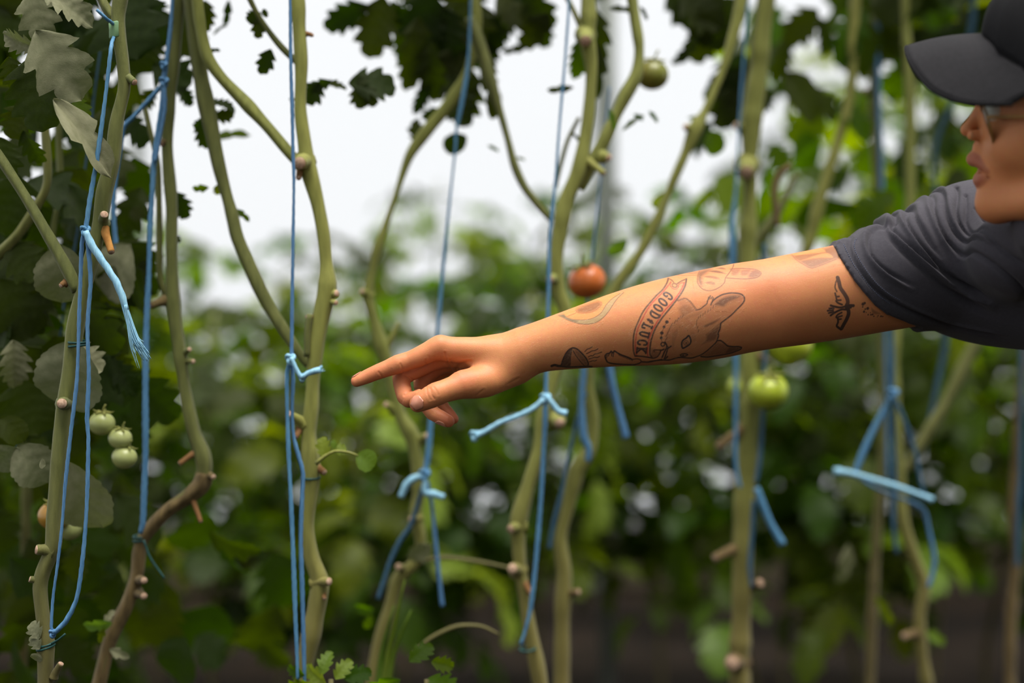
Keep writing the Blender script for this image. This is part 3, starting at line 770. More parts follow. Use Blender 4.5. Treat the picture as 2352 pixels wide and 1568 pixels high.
for a in [((1540, -40), (1610, 60), 2.12, 'leaf_dark', 0, .2, 1.3), ((1610, -20), (1680, 90), 2.12, 'leaf_dark', 2, -.2, 1.3), ((1640, 40), (1600, 150), 2.12, 'leaf_dark', 1, .2, 1.2), ((1700, 120), (1690, 250), 2.2, 'leaf_dark', 2, .1, 1.3), ((1680, 200), (1660, 300), 2.2, 'leaf_dark', 0, .2, 1.2), ((1580, 110), (1545, 150), 2.1, 'leaf_dark', 4, .2, 1.0)]:
    hero(v6, *a)

# --- thick blurred vine right of centre
YG = 2.1
v7 = vine('thick blurred upright tomato vine behind the elbow', P(1705, 784, YG) * [1, 1, 0])
stem_mesh(v7, [(1764, -30, 40), (1748, 80, 42), (1742, 160, 46), (1728, 260, 46), (1722, 360, 36), (1722, 450, 34), (1716, 560, 40), (1718, 700, 40), (1722, 820, 40), (1722, 930, 44), (1716, 1050, 46), (1708, 1160, 50), (1706, 1260, 48), (1704, 1380, 46), (1700, 1480, 48), (1700, 1590, 46)], YG, m='stem', to_ground=True, up=(0, 0))
stem_mesh(v7, [(1816, 380, 12), (1790, 400, 14), (1778, 440, 14), (1786, 520, 12)], YG, 'branch', 'stem_old')
stem_mesh(v7, [(1830, 400, 12), (1790, 480, 18), (1750, 540, 22), (1722, 580, 24)], YG + .05, 'branch', 'stem_dark')
stub(v7, 1712, 300, YG, 150, 24, 16, 'stem', -.01)
stub(v7, 1715, 380, YG, -90, 16, 30, 'stem', -.04)
stub(v7, 1708, 985, YG, 215, 70, 18, 'stem_old', -.02)
stub(v7, 1700, 1255, YG, 205, 64, 18, 'stem_old', -.02)
stub(v7, 1715, 1350, YG, 20, 34, 18, 'stem_old', -.02)
stub(v7, 1695, 1520, YG, 190, 14, 30, 'stem_old', -.03)
stub(v7, 1730, 810, YG, -30, 36, 14, 'stem_old', -.02)
r = R_(21)
for a in [((1878, 20), (1806, 100), 2.3, 'leaf_dark', 2, .3, 1.1), ((1880, 40), (1910, 130), 2.3, 'leaf_dark', 3, .3, 1.0), ((1800, 90), (1790, 190), 2.25, 'leaf_dark', 3, .3, 1.2), ((1800, 170), (1905, 265), 2.25, 'leaf_dark', 6, .4, .8), ((1850, 200), (1935, 270), 2.3, 'leaf_dark', 0, .4, .9), ((1765, 200), (1745, 260), 2.2, 'leaf_dark', 2, .3, 1.1), ((1850, 300), (1862, 395), 2.4, 'leaf_mid', 6, .3, .9), ((1770, 330), (1810, 390), 2.3, 'leaf_mid', 2, .3, 1.2), ((1650, 400), (1700, 490), 2.6, 'leaf_bright', 2, .2, 1.3), ((1640, 430), (1600, 480), 2.5, 'leaf_mid', 3, .3, 1.2)]:
    hero(v7, *a)

# --- vines at the right, seen over and under the shoulder
YH = 2.3
v8 = vine('pale slanting tomato vine between the elbow and the shoulder', P(1850, 784, YH) * [1, 1, 0])
stem_mesh(v8, [(1966, -30, 24), (1958, 100, 24), (1955, 200, 22), (1935, 290, 22), (1910, 370, 26), (1880, 470, 28), (1858, 560, 26), (1815, 650, 24), (1760, 740, 22), (1736, 840, 18), (1722, 960, 18), (1712, 1200, 18), (1704, 1590, 18)], YH, m='stem', to_ground=True, up=(0, 0))
v9 = vine('dark thin tomato vine with blue twine left of the cap brim', P(2010, 784, YH + .1) * [1, 1, 0])
stem_mesh(v9, [(2012, -30, 18), (2006, 120, 16), (2004, 250, 18), (2012, 400, 16), (2016, 560, 18), (2020, 760, 18), (2026, 1000, 18), (2012, 1250, 22), (2004, 1400, 24), (1998, 1590, 24)], YH + .1, m='stem_dark', to_ground=True, up=(0, 0))
stub(v9, 2004, 215, YH + .1, 160, 20, 12, 'stem_dark', -.01)
v10 = vine('green tomato vine below the cap brim running behind the shoulder', P(2110, 784, YH) * [1, 1, 0])
stem_mesh(v10, [(2078, -30, 18), (2082, 100, 20), (2090, 230, 24), (2090, 350, 24), (2090, 480, 24), (2080, 620, 24), (2056, 790, 22), (2058, 900, 22), (2062, 1000, 22), (2070, 1100, 22), (2076, 1200, 26), (2100, 1280, 26), (2122, 1345, 30), (2112, 1420, 28), (2118, 1500, 26), (2132, 1590, 26)], YH, m='stem', to_ground=True, up=(0, 0))
stem_mesh(v10, [(2256, 760, 24), (2215, 840, 28), (2170, 930, 26), (2120, 1010, 24), (2080, 1080, 20)], YH + .05, 'branch', 'stem_dark')
stub(v10, 2110, 1455, YH, 190, 34, 16, 'stem_old', -.02)
hero(v10, (2125, 1450), (2180, 1480), YH - .05, 'leaf_bright', 4, .3, 1.1)
hero(v10, (2010, 1370), (2060, 1440), YH, 'leaf_mid', 4, .3, .7)
hero(v10, (1950, 1250), (1935, 1350), YH, 'leaf_pale', 4, .3, 1.0)
v11 = vine('brownish tomato vine at the far right edge under the shoulder', P(2325, 784, YH + .1) * [1, 1, 0])
stem_mesh(v11, [(2345, -30, 22), (2348, 500, 22), (2350, 800, 22), (2340, 950, 22), (2328, 1150, 24), (2332, 1300, 24), (2322, 1420, 26), (2320, 1590, 26)], YH + .1, m='stem_old', to_ground=True, up=(0, 0))

# upper foliage of the right-hand vines, softly blurred
r = R_(31)
for i in range(170):
    x = r.uniform(1560, 2380); y = r.uniform(-80, 560)
    dens = 0.25 + 0.75 * max(0, (x - 1650) / 700)
    if y < 110 and x > 1900: dens += .3
    if r.random() > dens: continue
    Y = r.uniform(2.3, 3.2)
    a = r.uniform(-2.6, -0.5); L = r.uniform(60, 120)
    vv = (v7, v8, v9, v10, v11)[min(4, int((x - 1560) / 165))]
    hero(vv, (x, y), (x + L * math.cos(a), y - L * math.sin(a)), Y, r.choice(('leaf_dark', 'leaf_mid', 'leaf_mid')), r.randrange(7), r.uniform(-1, 1), r.uniform(.9, 1.4), r.uniform(-.08, .08))
for i in range(40):
    x = r.uniform(1950, 2380); y = r.uniform(-80, 90)
    a = r.uniform(-2.6, -0.5); L = r.uniform(80, 150)
    hero((v9, v10, v11)[i % 3], (x, y), (x + L * math.cos(a), y - L * math.sin(a)), r.uniform(2.3, 2.8), 'leaf_dark', r.randrange(7), r.uniform(-1, 1), r.uniform(1, 1.5))
# leaves out of the frame above, added to shade the lower stems
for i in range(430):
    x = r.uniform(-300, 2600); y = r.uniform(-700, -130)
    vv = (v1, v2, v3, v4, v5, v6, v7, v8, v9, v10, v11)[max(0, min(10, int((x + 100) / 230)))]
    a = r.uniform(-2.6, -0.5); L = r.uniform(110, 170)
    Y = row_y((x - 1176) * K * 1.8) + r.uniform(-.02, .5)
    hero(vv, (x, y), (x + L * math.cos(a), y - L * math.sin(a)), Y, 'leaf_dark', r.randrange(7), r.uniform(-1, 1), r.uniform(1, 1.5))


# ------------------------------------------------------------------ low weeds at the foot of the row
def weed(label, x, y, Y, leaves, name='leafy_weed', cat='weed', kind='leaf_bright'):
    b = P(x, y, Y)
    root = tag(empty(name, (b[0], b[1], 0)), label, cat)
    for (dx, dy, L, ang, v, roll, kd) in leaves:
        a = math.radians(ang)
        hero(root, (x + dx, y + dy), (x + dx + L * math.cos(a), y + dy - L * math.sin(a)), Y, kd or kind, v, roll, 1.1)
    mb = MB(); pts = spline([(b[0], b[1], -0.03), (b[0] + .01, b[1], b[2] * .5), tuple(b)], 0.03)
    add_tube(mb, pts, 0.003, 6); mb.build('stem', MATS['stem_dark'], root)
    return root


weed('small pale-leaved weed at the foot of the thick vine', 760, 1560, 1.60, [(-10, 10, 70, 150, 1, .3, None), (-20, -10, 60, 80, 1, .4, None), (10, 0, 60, 55, 1, .3, None), (30, 0, 70, 20, 1, .4, 'leaf_mid'), (-40, 10, 70, 195, 1, .3, 'leaf_mid'), (20, 20, 60, -20, 1, .3, None), (-60, -10, 50, 165, 1, .2, 'leaf_mid'), (0, 30, 50, -60, 1, .2, None)])
weed('broad-leaved weed right of the small pale one at the bottom edge', 980, 1560, 1.62, [(0, 0, 90, -20, 1, .3, None), (-30, 10, 80, -70, 1, .3, None), (-40, -40, 70, 40, 1, .4, 'leaf_mid'), (10, -40, 60, -10, 1, .3, 'leaf_mid'), (-60, 0, 90, 200, 4, .3, 'leaf_mid')])
gr = tag(empty('grass_clump', (P(890, 784, 1.8)[0], 1.8, 0)), 'bright green grass blades behind the weeds at bottom', 'grass')
for k, (x0, x1, y1) in enumerate([(870, 930, 1330), (880, 945, 1400), (865, 905, 1390)]):
    pth = spline([P(x0, 1640, 1.8), P((x0 + x1) / 2 - 8, 1500, 1.8), P(x1, y1, 1.78)], 0.02)
    mb = MB(); add_tube(mb, pth, np.linspace(0.007, 0.0008, len(pth)), 5)
    add_tube(mb, [P(x0, 1640, 1.8), np.array((P(x0, 1600, 1.8)[0], 1.8, -0.02))], [0.007, .006], 5)
    mb.build('blade', MATS['leaf_bright'], gr)

# ------------------------------------------------------------------ tomatoes
def tomato(label, px, py, Y, rpx, m, group=None, tilt=(0.2, 0.1), calyx=True, squash=0.9):
    R = rpx * K * Y
    c = P(px, py, Y)
    root = tag(empty('tomato', c), label, 'tomato', group)
    def fn(d):
        d = d.copy()
        up = d[..., 2]
        rr = 1 - 0.10 * np.exp(-((up - 1) / 0.08) ** 2) + 0.012 * np.cos(5 * np.arctan2(d[..., 1], d[..., 0])) * np.clip(up, 0, 1)
        return d * rr[..., None]
    X, F = ball((0, 0, 0), (R, R, R * squash), 28, 18, fn)
    M = np.array(Matrix.Rotation(tilt[0], 3, 'X') @ Matrix.Rotation(tilt[1], 3, 'Y'))
    MB().add(X @ M.T + c, F).build('fruit', MATS[m], root)
    if calyx:
        mb = MB()
        for k in range(5):
            a = k * 1.2566 + 0.3
            p = [(0, 0, .82), (.3 * math.cos(a), .3 * math.sin(a), .92), (.62 * math.cos(a), .62 * math.sin(a), .86), (.85 * math.cos(a), .85 * math.sin(a), .98)]
            pth = spline(np.array(p) * R, R * .15)
            add_tube(mb, pth @ M.T + c, np.interp(np.linspace(0, 1, len(pth)), [0, .4, 1], [R * .05, R * .1, R * .01]), 5)
        st = spline(np.array([(0, 0, .82), (.05, 0, 1.1), (.2, .05, 1.5)]) * R, R * .1)
        add_tube(mb, st @ M.T + c, R * .07, 6)
        mb.build('calyx', MATS['stem'], root)
    return root


tomato('pale green cherry tomato, topmost of the cluster left of the kinked vine', 234, 972, 1.62, 30, 'tomato_green', 'cherry tomatoes at the far left')
tomato('pale green cherry tomato in the middle of the far-left cluster', 276, 1006, 1.62, 27, 'tomato_green', 'cherry tomatoes at the far left', (.3, .2))
tomato('pale green cherry tomato, lowest of the cluster left of the kinked vine', 286, 1050, 1.62, 29, 'tomato_green', 'cherry tomatoes at the far left', (.1, .3))
tomato('amber ripening tomato behind the far-left stem', 124, 1184, 1.62, 36, 'tomato_amber', 'cherry tomatoes at the far left')
tomato('small dull green tomato touching the amber one', 160, 1214, 1.64, 28, 'tomato_green', 'cherry tomatoes at the far left', (.2, .2))
tomato('round dark green tomato hanging high against the white', 1498, 172, 1.93, 38, 'tomato_dark')
tomato('ripe orange tomato just above the tattooed forearm', 1348, 646, 1.92, 44, 'tomato_orange', tilt=(.3, -.3))
tomato('large lime-green tomato half hidden under the elbow', 1812, 790, 2.1, 54, 'tomato_lime', tilt=(.2, .2))
tomato('lime-green tomato below the elbow right of the thick vine', 1764, 898, 2.06, 46, 'tomato_lime', tilt=(.5, 0))
tomato('small green tomato hanging low behind the string loop, right', 1700, 890, 2.2, 30, 'tomato_lime', tilt=(.5, 0))

# ------------------------------------------------------------------ blue twine
def cord(mb, pts, Y, wpx=None, m=0, step=0.004, nseg=9, top=False, twist=520, ridge=0.10):
    A = []
    for p in pts:
        w = p[2] if len(p) > 2 else wpx
        d = p[3] if len(p) > 3 else 0.0
        q = P(p[0], p[1], Y + d)
        if Y > 1.7: w = max(5.0, w * .66)      # the rest of the width seen is blur
        A.append((*q, w * .5 * K * (Y + d)))
    A = spline(A, step)
    if top:
        e = A[0]; wy = row_y(e[0]); wy = wy if abs(wy - e[1]) < abs(wy + .35 - e[1]) else wy + .35
        g = spline([np.array((e[0], wy, 2.5, e[3])), e], 0.03)[:-1]
        A = np.vstack([g, A])
    s = np.arange(len(A))
    rad = A[:, 3] * (1 + .06 * np.sin(s * .33) + .04 * np.sin(s * .11 + 1))
    add_tube(mb, A[:, :3], rad, nseg, m, ridge=ridge, ridge_n=3, twist=twist)
    return mb


def knot(mb, x, y, Y, rpx, m=0):
    c = P(x, y, Y); R = rpx * K * Y * (.8 if Y > 1.7 else .85)
    t = np.linspace(0, 2 * math.pi, 40)
    pth = np.stack([(np.sin(t) + 2 * np.sin(2 * t)) * .33, -np.sin(3 * t) * .5, (np.cos(t) - 2 * np.cos(2 * t)) * .4], -1) * R + c
    add_tube(mb, pth, R * .42, 7, m, ridge=.1, twist=500)
    return mb


def fray(mb, pts, Y, wpx, n=16, m=0, seed=3, spread=1.5):
    """loose filaments at a cut end: pts is the line of the last bit"""
    r = R_(seed)
    A = np.array([P(p[0], p[1], Y) for p in pts])
    d = A[-1] - A[0]; L = np.linalg.norm(d); d /= L
    side = np.cross(d, (0, 1, 0))
    for k in range(n):
        o = (k / (n - 1) - .5) * 2
        w = wpx * .5 * K * Y
        e = A[-1] + side * o * w * spread + np.array((0, (r.random() - .5) * w * 1.6, 0)) + d * L * (r.random() - .6) * .35
        b = A[0] + side * o * w * .55 + np.array((0, (r.random() - .5) * w, 0))
        mid = (A[len(A) // 2] + side * o * w * .9) if len(A) > 2 else (b + e) / 2
        pth = spline([b, mid + np.array((0, (r.random() - .5) * w, 0)), e], 0.004)
        add_tube(mb, pth, np.linspace(w * .20, w * .10, len(pth)), 5, m)
    return mb


def twine(label, at):
    return tag(empty('twine', at), label, 'twine', 'blue twine holding the vines')


T = lambda *n: [MATS[x] for x in n]
# A: sharp twine at the far left
tA = twine('sharp blue twine with a frayed end tied along the far-left vine', P(197, 520, 1.475))
mb = MB(); cord(mb, [(222, 22, 7), (246, 44, 7, .006), (262, 58, 8, .027), (262, 82, 8, .027), (257, 98, 9, .008), (254, 120, 9), (246, 190, 9), (236, 270, 10), (222, 370, 11), (208, 450, 11), (200, 505, 10), (197, 528, 12)], 1.47); mb.build('cord', T('twine'), tA)
mb = MB(); cord(mb, [(194, 530, 10), (188, 560, 9), (185, 640, 9), (182, 720, 9), (180, 790, 8), (176, 880, 9), (163, 990, 9), (150, 1110, 8), (143, 1200, 7), (133, 1290, 7), (122, 1370, 7), (118, 1440, 7), (124, 1456, 7)], 1.474); mb.build('cord', T('twine'), tA)
mb = MB(); cord(mb, [(199, 532, 9), (204, 580, 10), (208, 650, 10), (201, 750, 9), (204, 860, 10), (200, 960, 10), (203, 1010, 9), (200, 1140, 9), (194, 1240, 9), (184, 1330, 11), (174, 1380, 10), (152, 1425, 12), (124, 1454, 11)], 1.47); mb.build('cord', T('twine'), tA)
mb = MB(); cord(mb, [(198, 530, 14), (204, 550, 16), (222, 580, 16), (246, 615, 16), (268, 650, 17), (282, 685, 16), (291, 712, 10)], 1.466, twist=380); mb.build('tail', T('twine_light'), tA)
mb = MB(); knot(mb, 196, 530, 1.468, 12); mb.build('knot', T('twine'), tA)
mb = MB(); fray(mb, [(278, 676), (294, 728), (309, 775), (330, 812)], 1.466, 17, 40, seed=4, spread=1.35); fray(mb, [(288, 700), (295, 750), (301, 790), (315, 830)], 1.462, 8, 9, seed=5, spread=.7); mb.build('frayed_end', T('twine_light'), tA)
mb = MB(); knot(mb, 121, 1454, 1.472, 9); mb.build('knot', T('twine'), tA)
# dark ties around the far-left stem
def ring(label, cx, cy, Y, rx, m, h=1, name='plant_tie', tilt=0.0, tail=None):
    mb = MB()
    for k in range(h):
        t = np.linspace(0, 2 * math.pi, 33)
        w = rx * K * Y
        c = P(cx, cy + k * 8, Y)
        pth = np.stack([np.cos(t) * w, np.sin(t) * w, .12 * w * np.sin(t * 1 + k) + tilt * w * np.cos(t)], -1) + c
        add_tube(mb, pth, 3.0 * K * Y, 6, caps=False)
    if tail: add_tube(mb, spline([P(*p, Y - .02) for p in tail], .004), 2.6 * K * Y, 6)
    return tag(mb.build(name, MATS[m]), label, 'tie')
ring('dark green tie looped twice round the far-left stem at mid height', 180, 785, 1.497, 21, 'tie', 2)
ring('dark blue tie under the loop at the foot of the far-left stem', 105, 1478, 1.50, 19, 'tie', 2, tilt=.2, tail=[(118, 1478), (135, 1468), (150, 1455)])
ring('thin dark tie round the thick vine left of the hand', 713, 1096, 1.64, 21, 'tie', 1)
ring('dark tie at the bend of the kinked brown stem', 322, 1232, 1.68, 15, 'tie', 2, tail=[(330, 1240), (345, 1280), (378, 1328)])
# green tape band round the far-left stem
mb = MB()
c = P(268, 70, 1.5); w = 17 * K * 1.5
for sgn, rr2 in ((1, w), (1, w * .985)):
    pass
pth = np.array([P(269, 88, 1.5), P(268.5, 86, 1.5), P(268, 70, 1.5), P(267.5, 54, 1.5), P(267, 52, 1.5)])
add_tube(mb, pth, np.array([16.2, 17.4, 17.0, 17.4, 16.2]) * K * 1.5, 24)
tag(mb.build('tape_band', MATS['tape']), 'pale green tape band round the top of the far-left stem', 'tape')

# B: twine with a sideways strand, second vine
tB = twine('blurred blue twine splitting into two strands near the kinked vine', P(375, 190, 1.66))
mb = MB(); cord(mb, [(398, -20, 9), (392, 60, 10), (384, 130, 10), (376, 185, 14)], 1.66, top=True); mb.build('cord', T('twine'), tB)
mb = MB(); cord(mb, [(376, 190, 11), (372, 240, 10), (362, 300, 10), (354, 370, 12), (350, 440, 12), (345, 520, 12), (342, 620, 11), (336, 760, 14), (334, 900, 15), (334, 1040, 14), (331, 1130, 13), (328, 1200, 14), (322, 1225, 10)], 1.66); mb.build('cord', T('twine'), tB)
mb = MB(); cord(mb, [(376, 192, 10), (340, 232, 10), (305, 270, 10), (284, 292, 11), (278, 330, 10), (268, 400, 10), (260, 470, 11), (264, 540, 12), (271, 606, 16)], 1.67); mb.build('cord', T('twine'), tB)
mb = MB(); cord(mb, [(376, 188, 10), (378, 250, 9), (366, 320, 8), (356, 372, 9)], 1.655); mb.build('cord', T('twine'), tB)
mb = MB(); knot(mb, 377, 188, 1.655, 11); knot(mb, 376, 150, 1.655, 9); mb.build('knot', T('twine'), tB)
# C: dim twine among the dark leaves
tC = twine('dim twine hanging among the dark leaves at the far left', P(215, 300, 1.8))
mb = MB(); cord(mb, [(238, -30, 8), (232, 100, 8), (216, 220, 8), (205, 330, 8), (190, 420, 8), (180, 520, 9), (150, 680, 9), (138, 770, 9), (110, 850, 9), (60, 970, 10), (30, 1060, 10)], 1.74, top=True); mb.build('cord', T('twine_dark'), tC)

# D: main twine in front of the thick vine
YT = 1.60
tD = twine('straight blue twine in front of the thick vine left of the hand', P(668, 820, YT))
mb = MB(); cord(mb, [(666, -30, 7), (668, 150, 8), (671, 250, 8), (673, 350, 8), (675, 420, 7), (673, 560, 8), (671, 700, 8), (670, 800, 9), (669, 825, 11)], YT, top=True); mb.build('cord', T('twine'), tD)
mb = MB(); cord(mb, [(666, 828, 9), (659, 860, 9), (660, 940, 9), (663, 1040, 10), (668, 1140, 10), (673, 1260, 10), (678, 1400, 10), (682, 1500, 8), (684, 1560, 8)], YT); mb.build('cord', T('twine'), tD)
mb = MB(); cord(mb, [(670, 832, 9), (673, 870, 9), (671, 940, 8), (674, 1000, 8), (684, 1040, 10), (696, 1086, 10), (694, 1140, 10), (691, 1240, 10), (695, 1380, 10), (698, 1500, 10), (700, 1600, 9)], YT + .005); mb.build('cord', T('twine'), tD)
mb = MB(); cord(mb, [(668, 820, 9), (678, 842, 9), (692, 866, 10), (706, 858, 12), (722, 852, 14), (736, 850, 15)], YT - .01); mb.build('tail', T('twine_light'), tD)
mb = MB(); knot(mb, 667, 824, YT - .004, 12); knot(mb, 694, 866, YT - .008, 9); mb.build('knot', T('twine_light'), tD)
mb = MB(); fray(mb, [(722, 852), (730, 850), (742, 845)], YT - .01, 12, 10, seed=8, spread=1.2); mb.build('frayed_end', T('twine_light'), tD)

# E: twine behind the hand with a bow
tE = twine('blurred blue twine behind the hand ending in a bow', P(975, 1090, 1.88))
mb = MB(); cord(mb, [(1082, -30, 10), (1078, 100, 10), (1072, 170, 14), (1058, 250, 16), (1048, 300, 10), (1046, 340, 9), (1034, 450, 9), (1022, 570, 11), (1012, 680, 13), (1004, 780, 14), (996, 880, 16), (990, 960, 18), (984, 1040, 20), (976, 1086, 20)], 1.86, top=True); mb.build('cord', T('twine'), tE)
mb = MB(); cord(mb, [(974, 1090, 20), (952, 1098, 24), (934, 1112, 24), (920, 1142, 22)], 1.85); cord(mb, [(976, 1094, 18), (976, 1130, 20), (996, 1134, 24), (1020, 1142, 22)], 1.85); mb.build('bow', T('twine_light'), tE)
mb = MB(); cord(mb, [(980, 1100, 12), (992, 1160, 12), (1000, 1240, 14), (1008, 1320, 15), (1016, 1392, 16)], 1.86); mb.build('tail', T('twine'), tE)
mb = MB(); cord(mb, [(976, 1100, 12), (946, 1200, 18), (920, 1240, 18), (896, 1290, 18), (880, 1340, 18), (868, 1376, 16)], 1.87); mb.build('tail', T('twine_dark'), tE)
mb = MB(); knot(mb, 975, 1090, 1.85, 14); mb.build('knot', T('twine'), tE)

# F: twine across the forearm's front edge
YF2 = 1.78
tF = twine('blue twine with a long knotted tail hanging below the wrist', P(1254, 915, YF2))
mb = MB(); cord(mb, [(1304, -30, 8), (1306, 20, 9), (1302, 80, 9), (1296, 160, 9), (1284, 300, 9), (1277, 400, 10), (1268, 490, 12), (1262, 560, 13), (1260, 680, 13), (1256, 800, 14), (1254, 910, 14)], YF2, top=True); mb.build('cord', T('twine'), tF)
mb = MB(); cord(mb, [(1253, 915, 16), (1252, 960, 16), (1248, 1040, 16), (1243, 1140, 16), (1236, 1230, 16), (1228, 1320, 16), (1218, 1400, 14), (1206, 1450, 12), (1196, 1480, 12)], YF2 + .01); mb.build('cord', T('twine'), tF)
mb = MB(); cord(mb, [(1250, 916, 18), (1225, 938, 18), (1190, 955, 18), (1150, 970, 19), (1112, 992, 19), (1092, 1000, 22)], YF2 - .02); knot(mb, 1090, 1000, YF2 - .02, 12); mb.build('tail', T('twine_light'), tF)
mb = MB(); cord(mb, [(1252, 908, 14), (1268, 926, 18), (1282, 944, 20), (1302, 950, 24)], YF2 - .015); mb.build('tail', T('twine_light'), tF)
mb = MB(); knot(mb, 1253, 915, YF2 - .01, 13); mb.build('knot', T('twine_light'), tF)
ring('dark tie near the foot of the forked vine', 1212, 1490, 1.83, 17, 'tie', 1, tilt=.1)

# G: two soft strings under the forearm
tG = twine('soft blue twine knotted low on the slanting vine under the forearm', P(1340, 1030, 1.95))
mb = MB(); cord(mb, [(1400, 200, 6), (1370, 500, 8), (1350, 700, 12), (1342, 840, 20), (1336, 920, 22), (1340, 1000, 26), (1352, 1030, 24), (1350, 1060, 22)], 1.95); mb.build('cord', T('twine'), tG)
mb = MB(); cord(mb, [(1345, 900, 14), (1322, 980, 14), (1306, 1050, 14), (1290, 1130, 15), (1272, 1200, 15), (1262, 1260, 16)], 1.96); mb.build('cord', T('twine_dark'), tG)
tG2 = twine('short hanging blue twine end below the forearm', P(1420, 920, 1.95))
mb = MB(); cord(mb, [(1390, 700, 16), (1396, 800, 20), (1404, 870, 24), (1418, 930, 24), (1430, 975, 24), (1438, 1006, 26)], 1.95); mb.build('cord', T('twine'), tG2)

# H: strings of the thick blurred vine
tH = twine('blurred blue twine beside the thick vine behind the elbow', P(1690, 800, 2.1))
mb = MB(); cord(mb, [(1720, -30, 10), (1700, 250, 8), (1690, 440, 10), (1682, 510, 20), (1682, 570, 22), (1684, 700, 18), (1690, 830, 18), (1690, 930, 14), (1690, 1060, 14), (1700, 1120, 14)], 2.06, top=True); mb.build('cord', T('twine'), tH)
mb = MB(); cord(mb, [(1756, 560, 14), (1758, 760, 14), (1752, 960, 14), (1744, 1060, 16), (1736, 1110, 14)], 2.07); mb.build('cord', T('twine_dark'), tH)
mb = MB(); cord(mb, [(1738, 1120, 20), (1752, 1160, 24), (1772, 1206, 24), (1798, 1250, 26)], 2.05); mb.build('tail', T('twine'), tH)
mb = MB(); cord(mb, [(1732, 1150, 16), (1728, 1220, 16), (1722, 1300, 16), (1726, 1350, 14)], 2.06); mb.build('cord', T('twine_dark'), tH)

# I: strings at the right, A-shaped loop with a stick-like bundle
tI = twine('blue twine spread in an A-shape with a crossing bundle, lower right', P(2050, 905, 2.12))
mb = MB(); cord(mb, [(2040, 560, 12), (2046, 700, 12), (2050, 800, 14), (2050, 900, 18)], 2.14); mb.build('cord', T('twine_dark'), tI)
mb = MB(); cord(mb, [(2050, 905, 16), (2026, 950, 20), (2000, 1000, 22), (1978, 1050, 22), (1962, 1090, 20)], 2.12); mb.build('cord', T('twine'), tI)
mb = MB(); cord(mb, [(2050, 905, 12), (2075, 960, 14), (2100, 1030, 14), (2112, 1090, 14), (2122, 1136, 14)], 2.13); mb.build('cord', T('twine_dark'), tI)
mb = MB(); cord(mb, [(1916, 1082, 30), (1950, 1086, 20), (2000, 1100, 22), (2060, 1118, 22), (2110, 1136, 22), (2142, 1148, 26)], 2.1); mb.build('bundle', T('twine_light'), tI)
mb = MB(); cord(mb, [(1962, 1090, 10), (2010, 1120, 10), (2070, 1144, 10), (2120, 1170, 16), (2134, 1220, 14), (2146, 1280, 16), (2142, 1320, 16), (2132, 1348, 14)], 2.11); mb.build('cord', T('twine'), tI)
mb = MB(); cord(mb, [(2052, 905, 12), (2054, 1000, 12), (2056, 1100, 14), (2052, 1200, 16), (2060, 1270, 14)], 2.14); mb.build('cord', T('twine_dark'), tI)
mb = MB(); knot(mb, 2050, 904, 2.11, 14); mb.build('knot', T('twine'), tI)
tJ = twine('blurred blue twine running down left of the cap brim', P(2020, 300, 2.35))
mb = MB(); cord(mb, [(2018, -30, 14), (2016, 100, 16), (2018, 220, 16), (2024, 360, 18), (2026, 480, 18), (2030, 620, 18), (2036, 800, 14), (2040, 1100, 14)], 2.35, top=True); mb.build('cord', T('twine'), tJ)
tK = twine('dark blue twine hanging behind the cap brim and shoulder', P(2160, 700, 2.4))
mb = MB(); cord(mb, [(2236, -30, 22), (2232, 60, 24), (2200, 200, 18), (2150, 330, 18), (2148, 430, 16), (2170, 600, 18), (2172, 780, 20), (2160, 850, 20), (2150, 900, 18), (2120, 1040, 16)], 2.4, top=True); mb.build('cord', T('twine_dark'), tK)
tL = twine('blue twine at the far right edge below the shoulder', P(2344, 1200, 2.35))
mb = MB(); cord(mb, [(2340, -30, 14), (2346, 500, 14), (2346, 900, 16), (2344, 1100, 18), (2340, 1160, 20), (2336, 1300, 18)], 2.35, top=True); mb.build('cord', T('twine_dark'), tL)

# ------------------------------------------------------------------ person: a field of blended limbs, meshed as one surface
BIG = 0.036


class Chain:
    """tapering limb: polyline with radii, hard min along its length (it is finely sampled)"""
    def __init__(s, pts, step=0.008, k=0.0, yscale=1.0):
        A = spline(np.asarray(pts, float), step)
        s.a, s.b = A[:-1, :3], A[1:, :3]
        s.ra, s.rb = A[:-1, 3], A[1:, 3]
        s.k = k; s.ys = yscale
        s.lo = np.minimum(s.a, s.b) - np.maximum(s.ra, s.rb)[:, None] * max(1, 1 / yscale)
        s.hi = np.maximum(s.a, s.b) + np.maximum(s.ra, s.rb)[:, None] * max(1, 1 / yscale)

    def eval(s, p, lo, hi):
        gap = np.maximum(np.maximum(s.lo - hi, lo - s.hi), 0)
        use = np.nonzero((gap ** 2).sum(1) < BIG ** 2)[0]
        if len(use) == 0: return None
        d = np.full(len(p), 1.0, np.float32)
        px_, py_, pz_ = p[:, 0], p[:, 1], p[:, 2]
        for i in use:
            ax, ay, az = (float(v) for v in s.a[i]); bx_, by, bz = (float(v) for v in (s.b[i] - s.a[i]))
            ra, rb = float(s.ra[i]), float(s.rb[i])
            L2 = bx_ * bx_ + by * by + bz * bz + 1e-12
            x, y, z = px_ - ax, py_ - ay, pz_ - az
            t = (x * bx_ + y * by + z * bz) * (1 / L2)
            dr = (rb - ra) / math.sqrt(L2)
            if .02 < abs(dr) < .9:                   # nearest sphere of the tapering sweep
                rho = np.sqrt(np.maximum(x * x + y * y + z * z - t * t * L2, 0))
                t = t + rho * (dr / math.sqrt(1 - dr * dr) / math.sqrt(L2))
            np.maximum(t, 0, out=t); np.minimum(t, 1, out=t)
            x = x - t * bx_; y = y - t * by; z = z - t * bz
            if s.ys != 1.0: y = y * s.ys
            np.minimum(d, np.sqrt(x * x + y * y + z * z) - (t * (rb - ra) + ra), out=d)
        return d


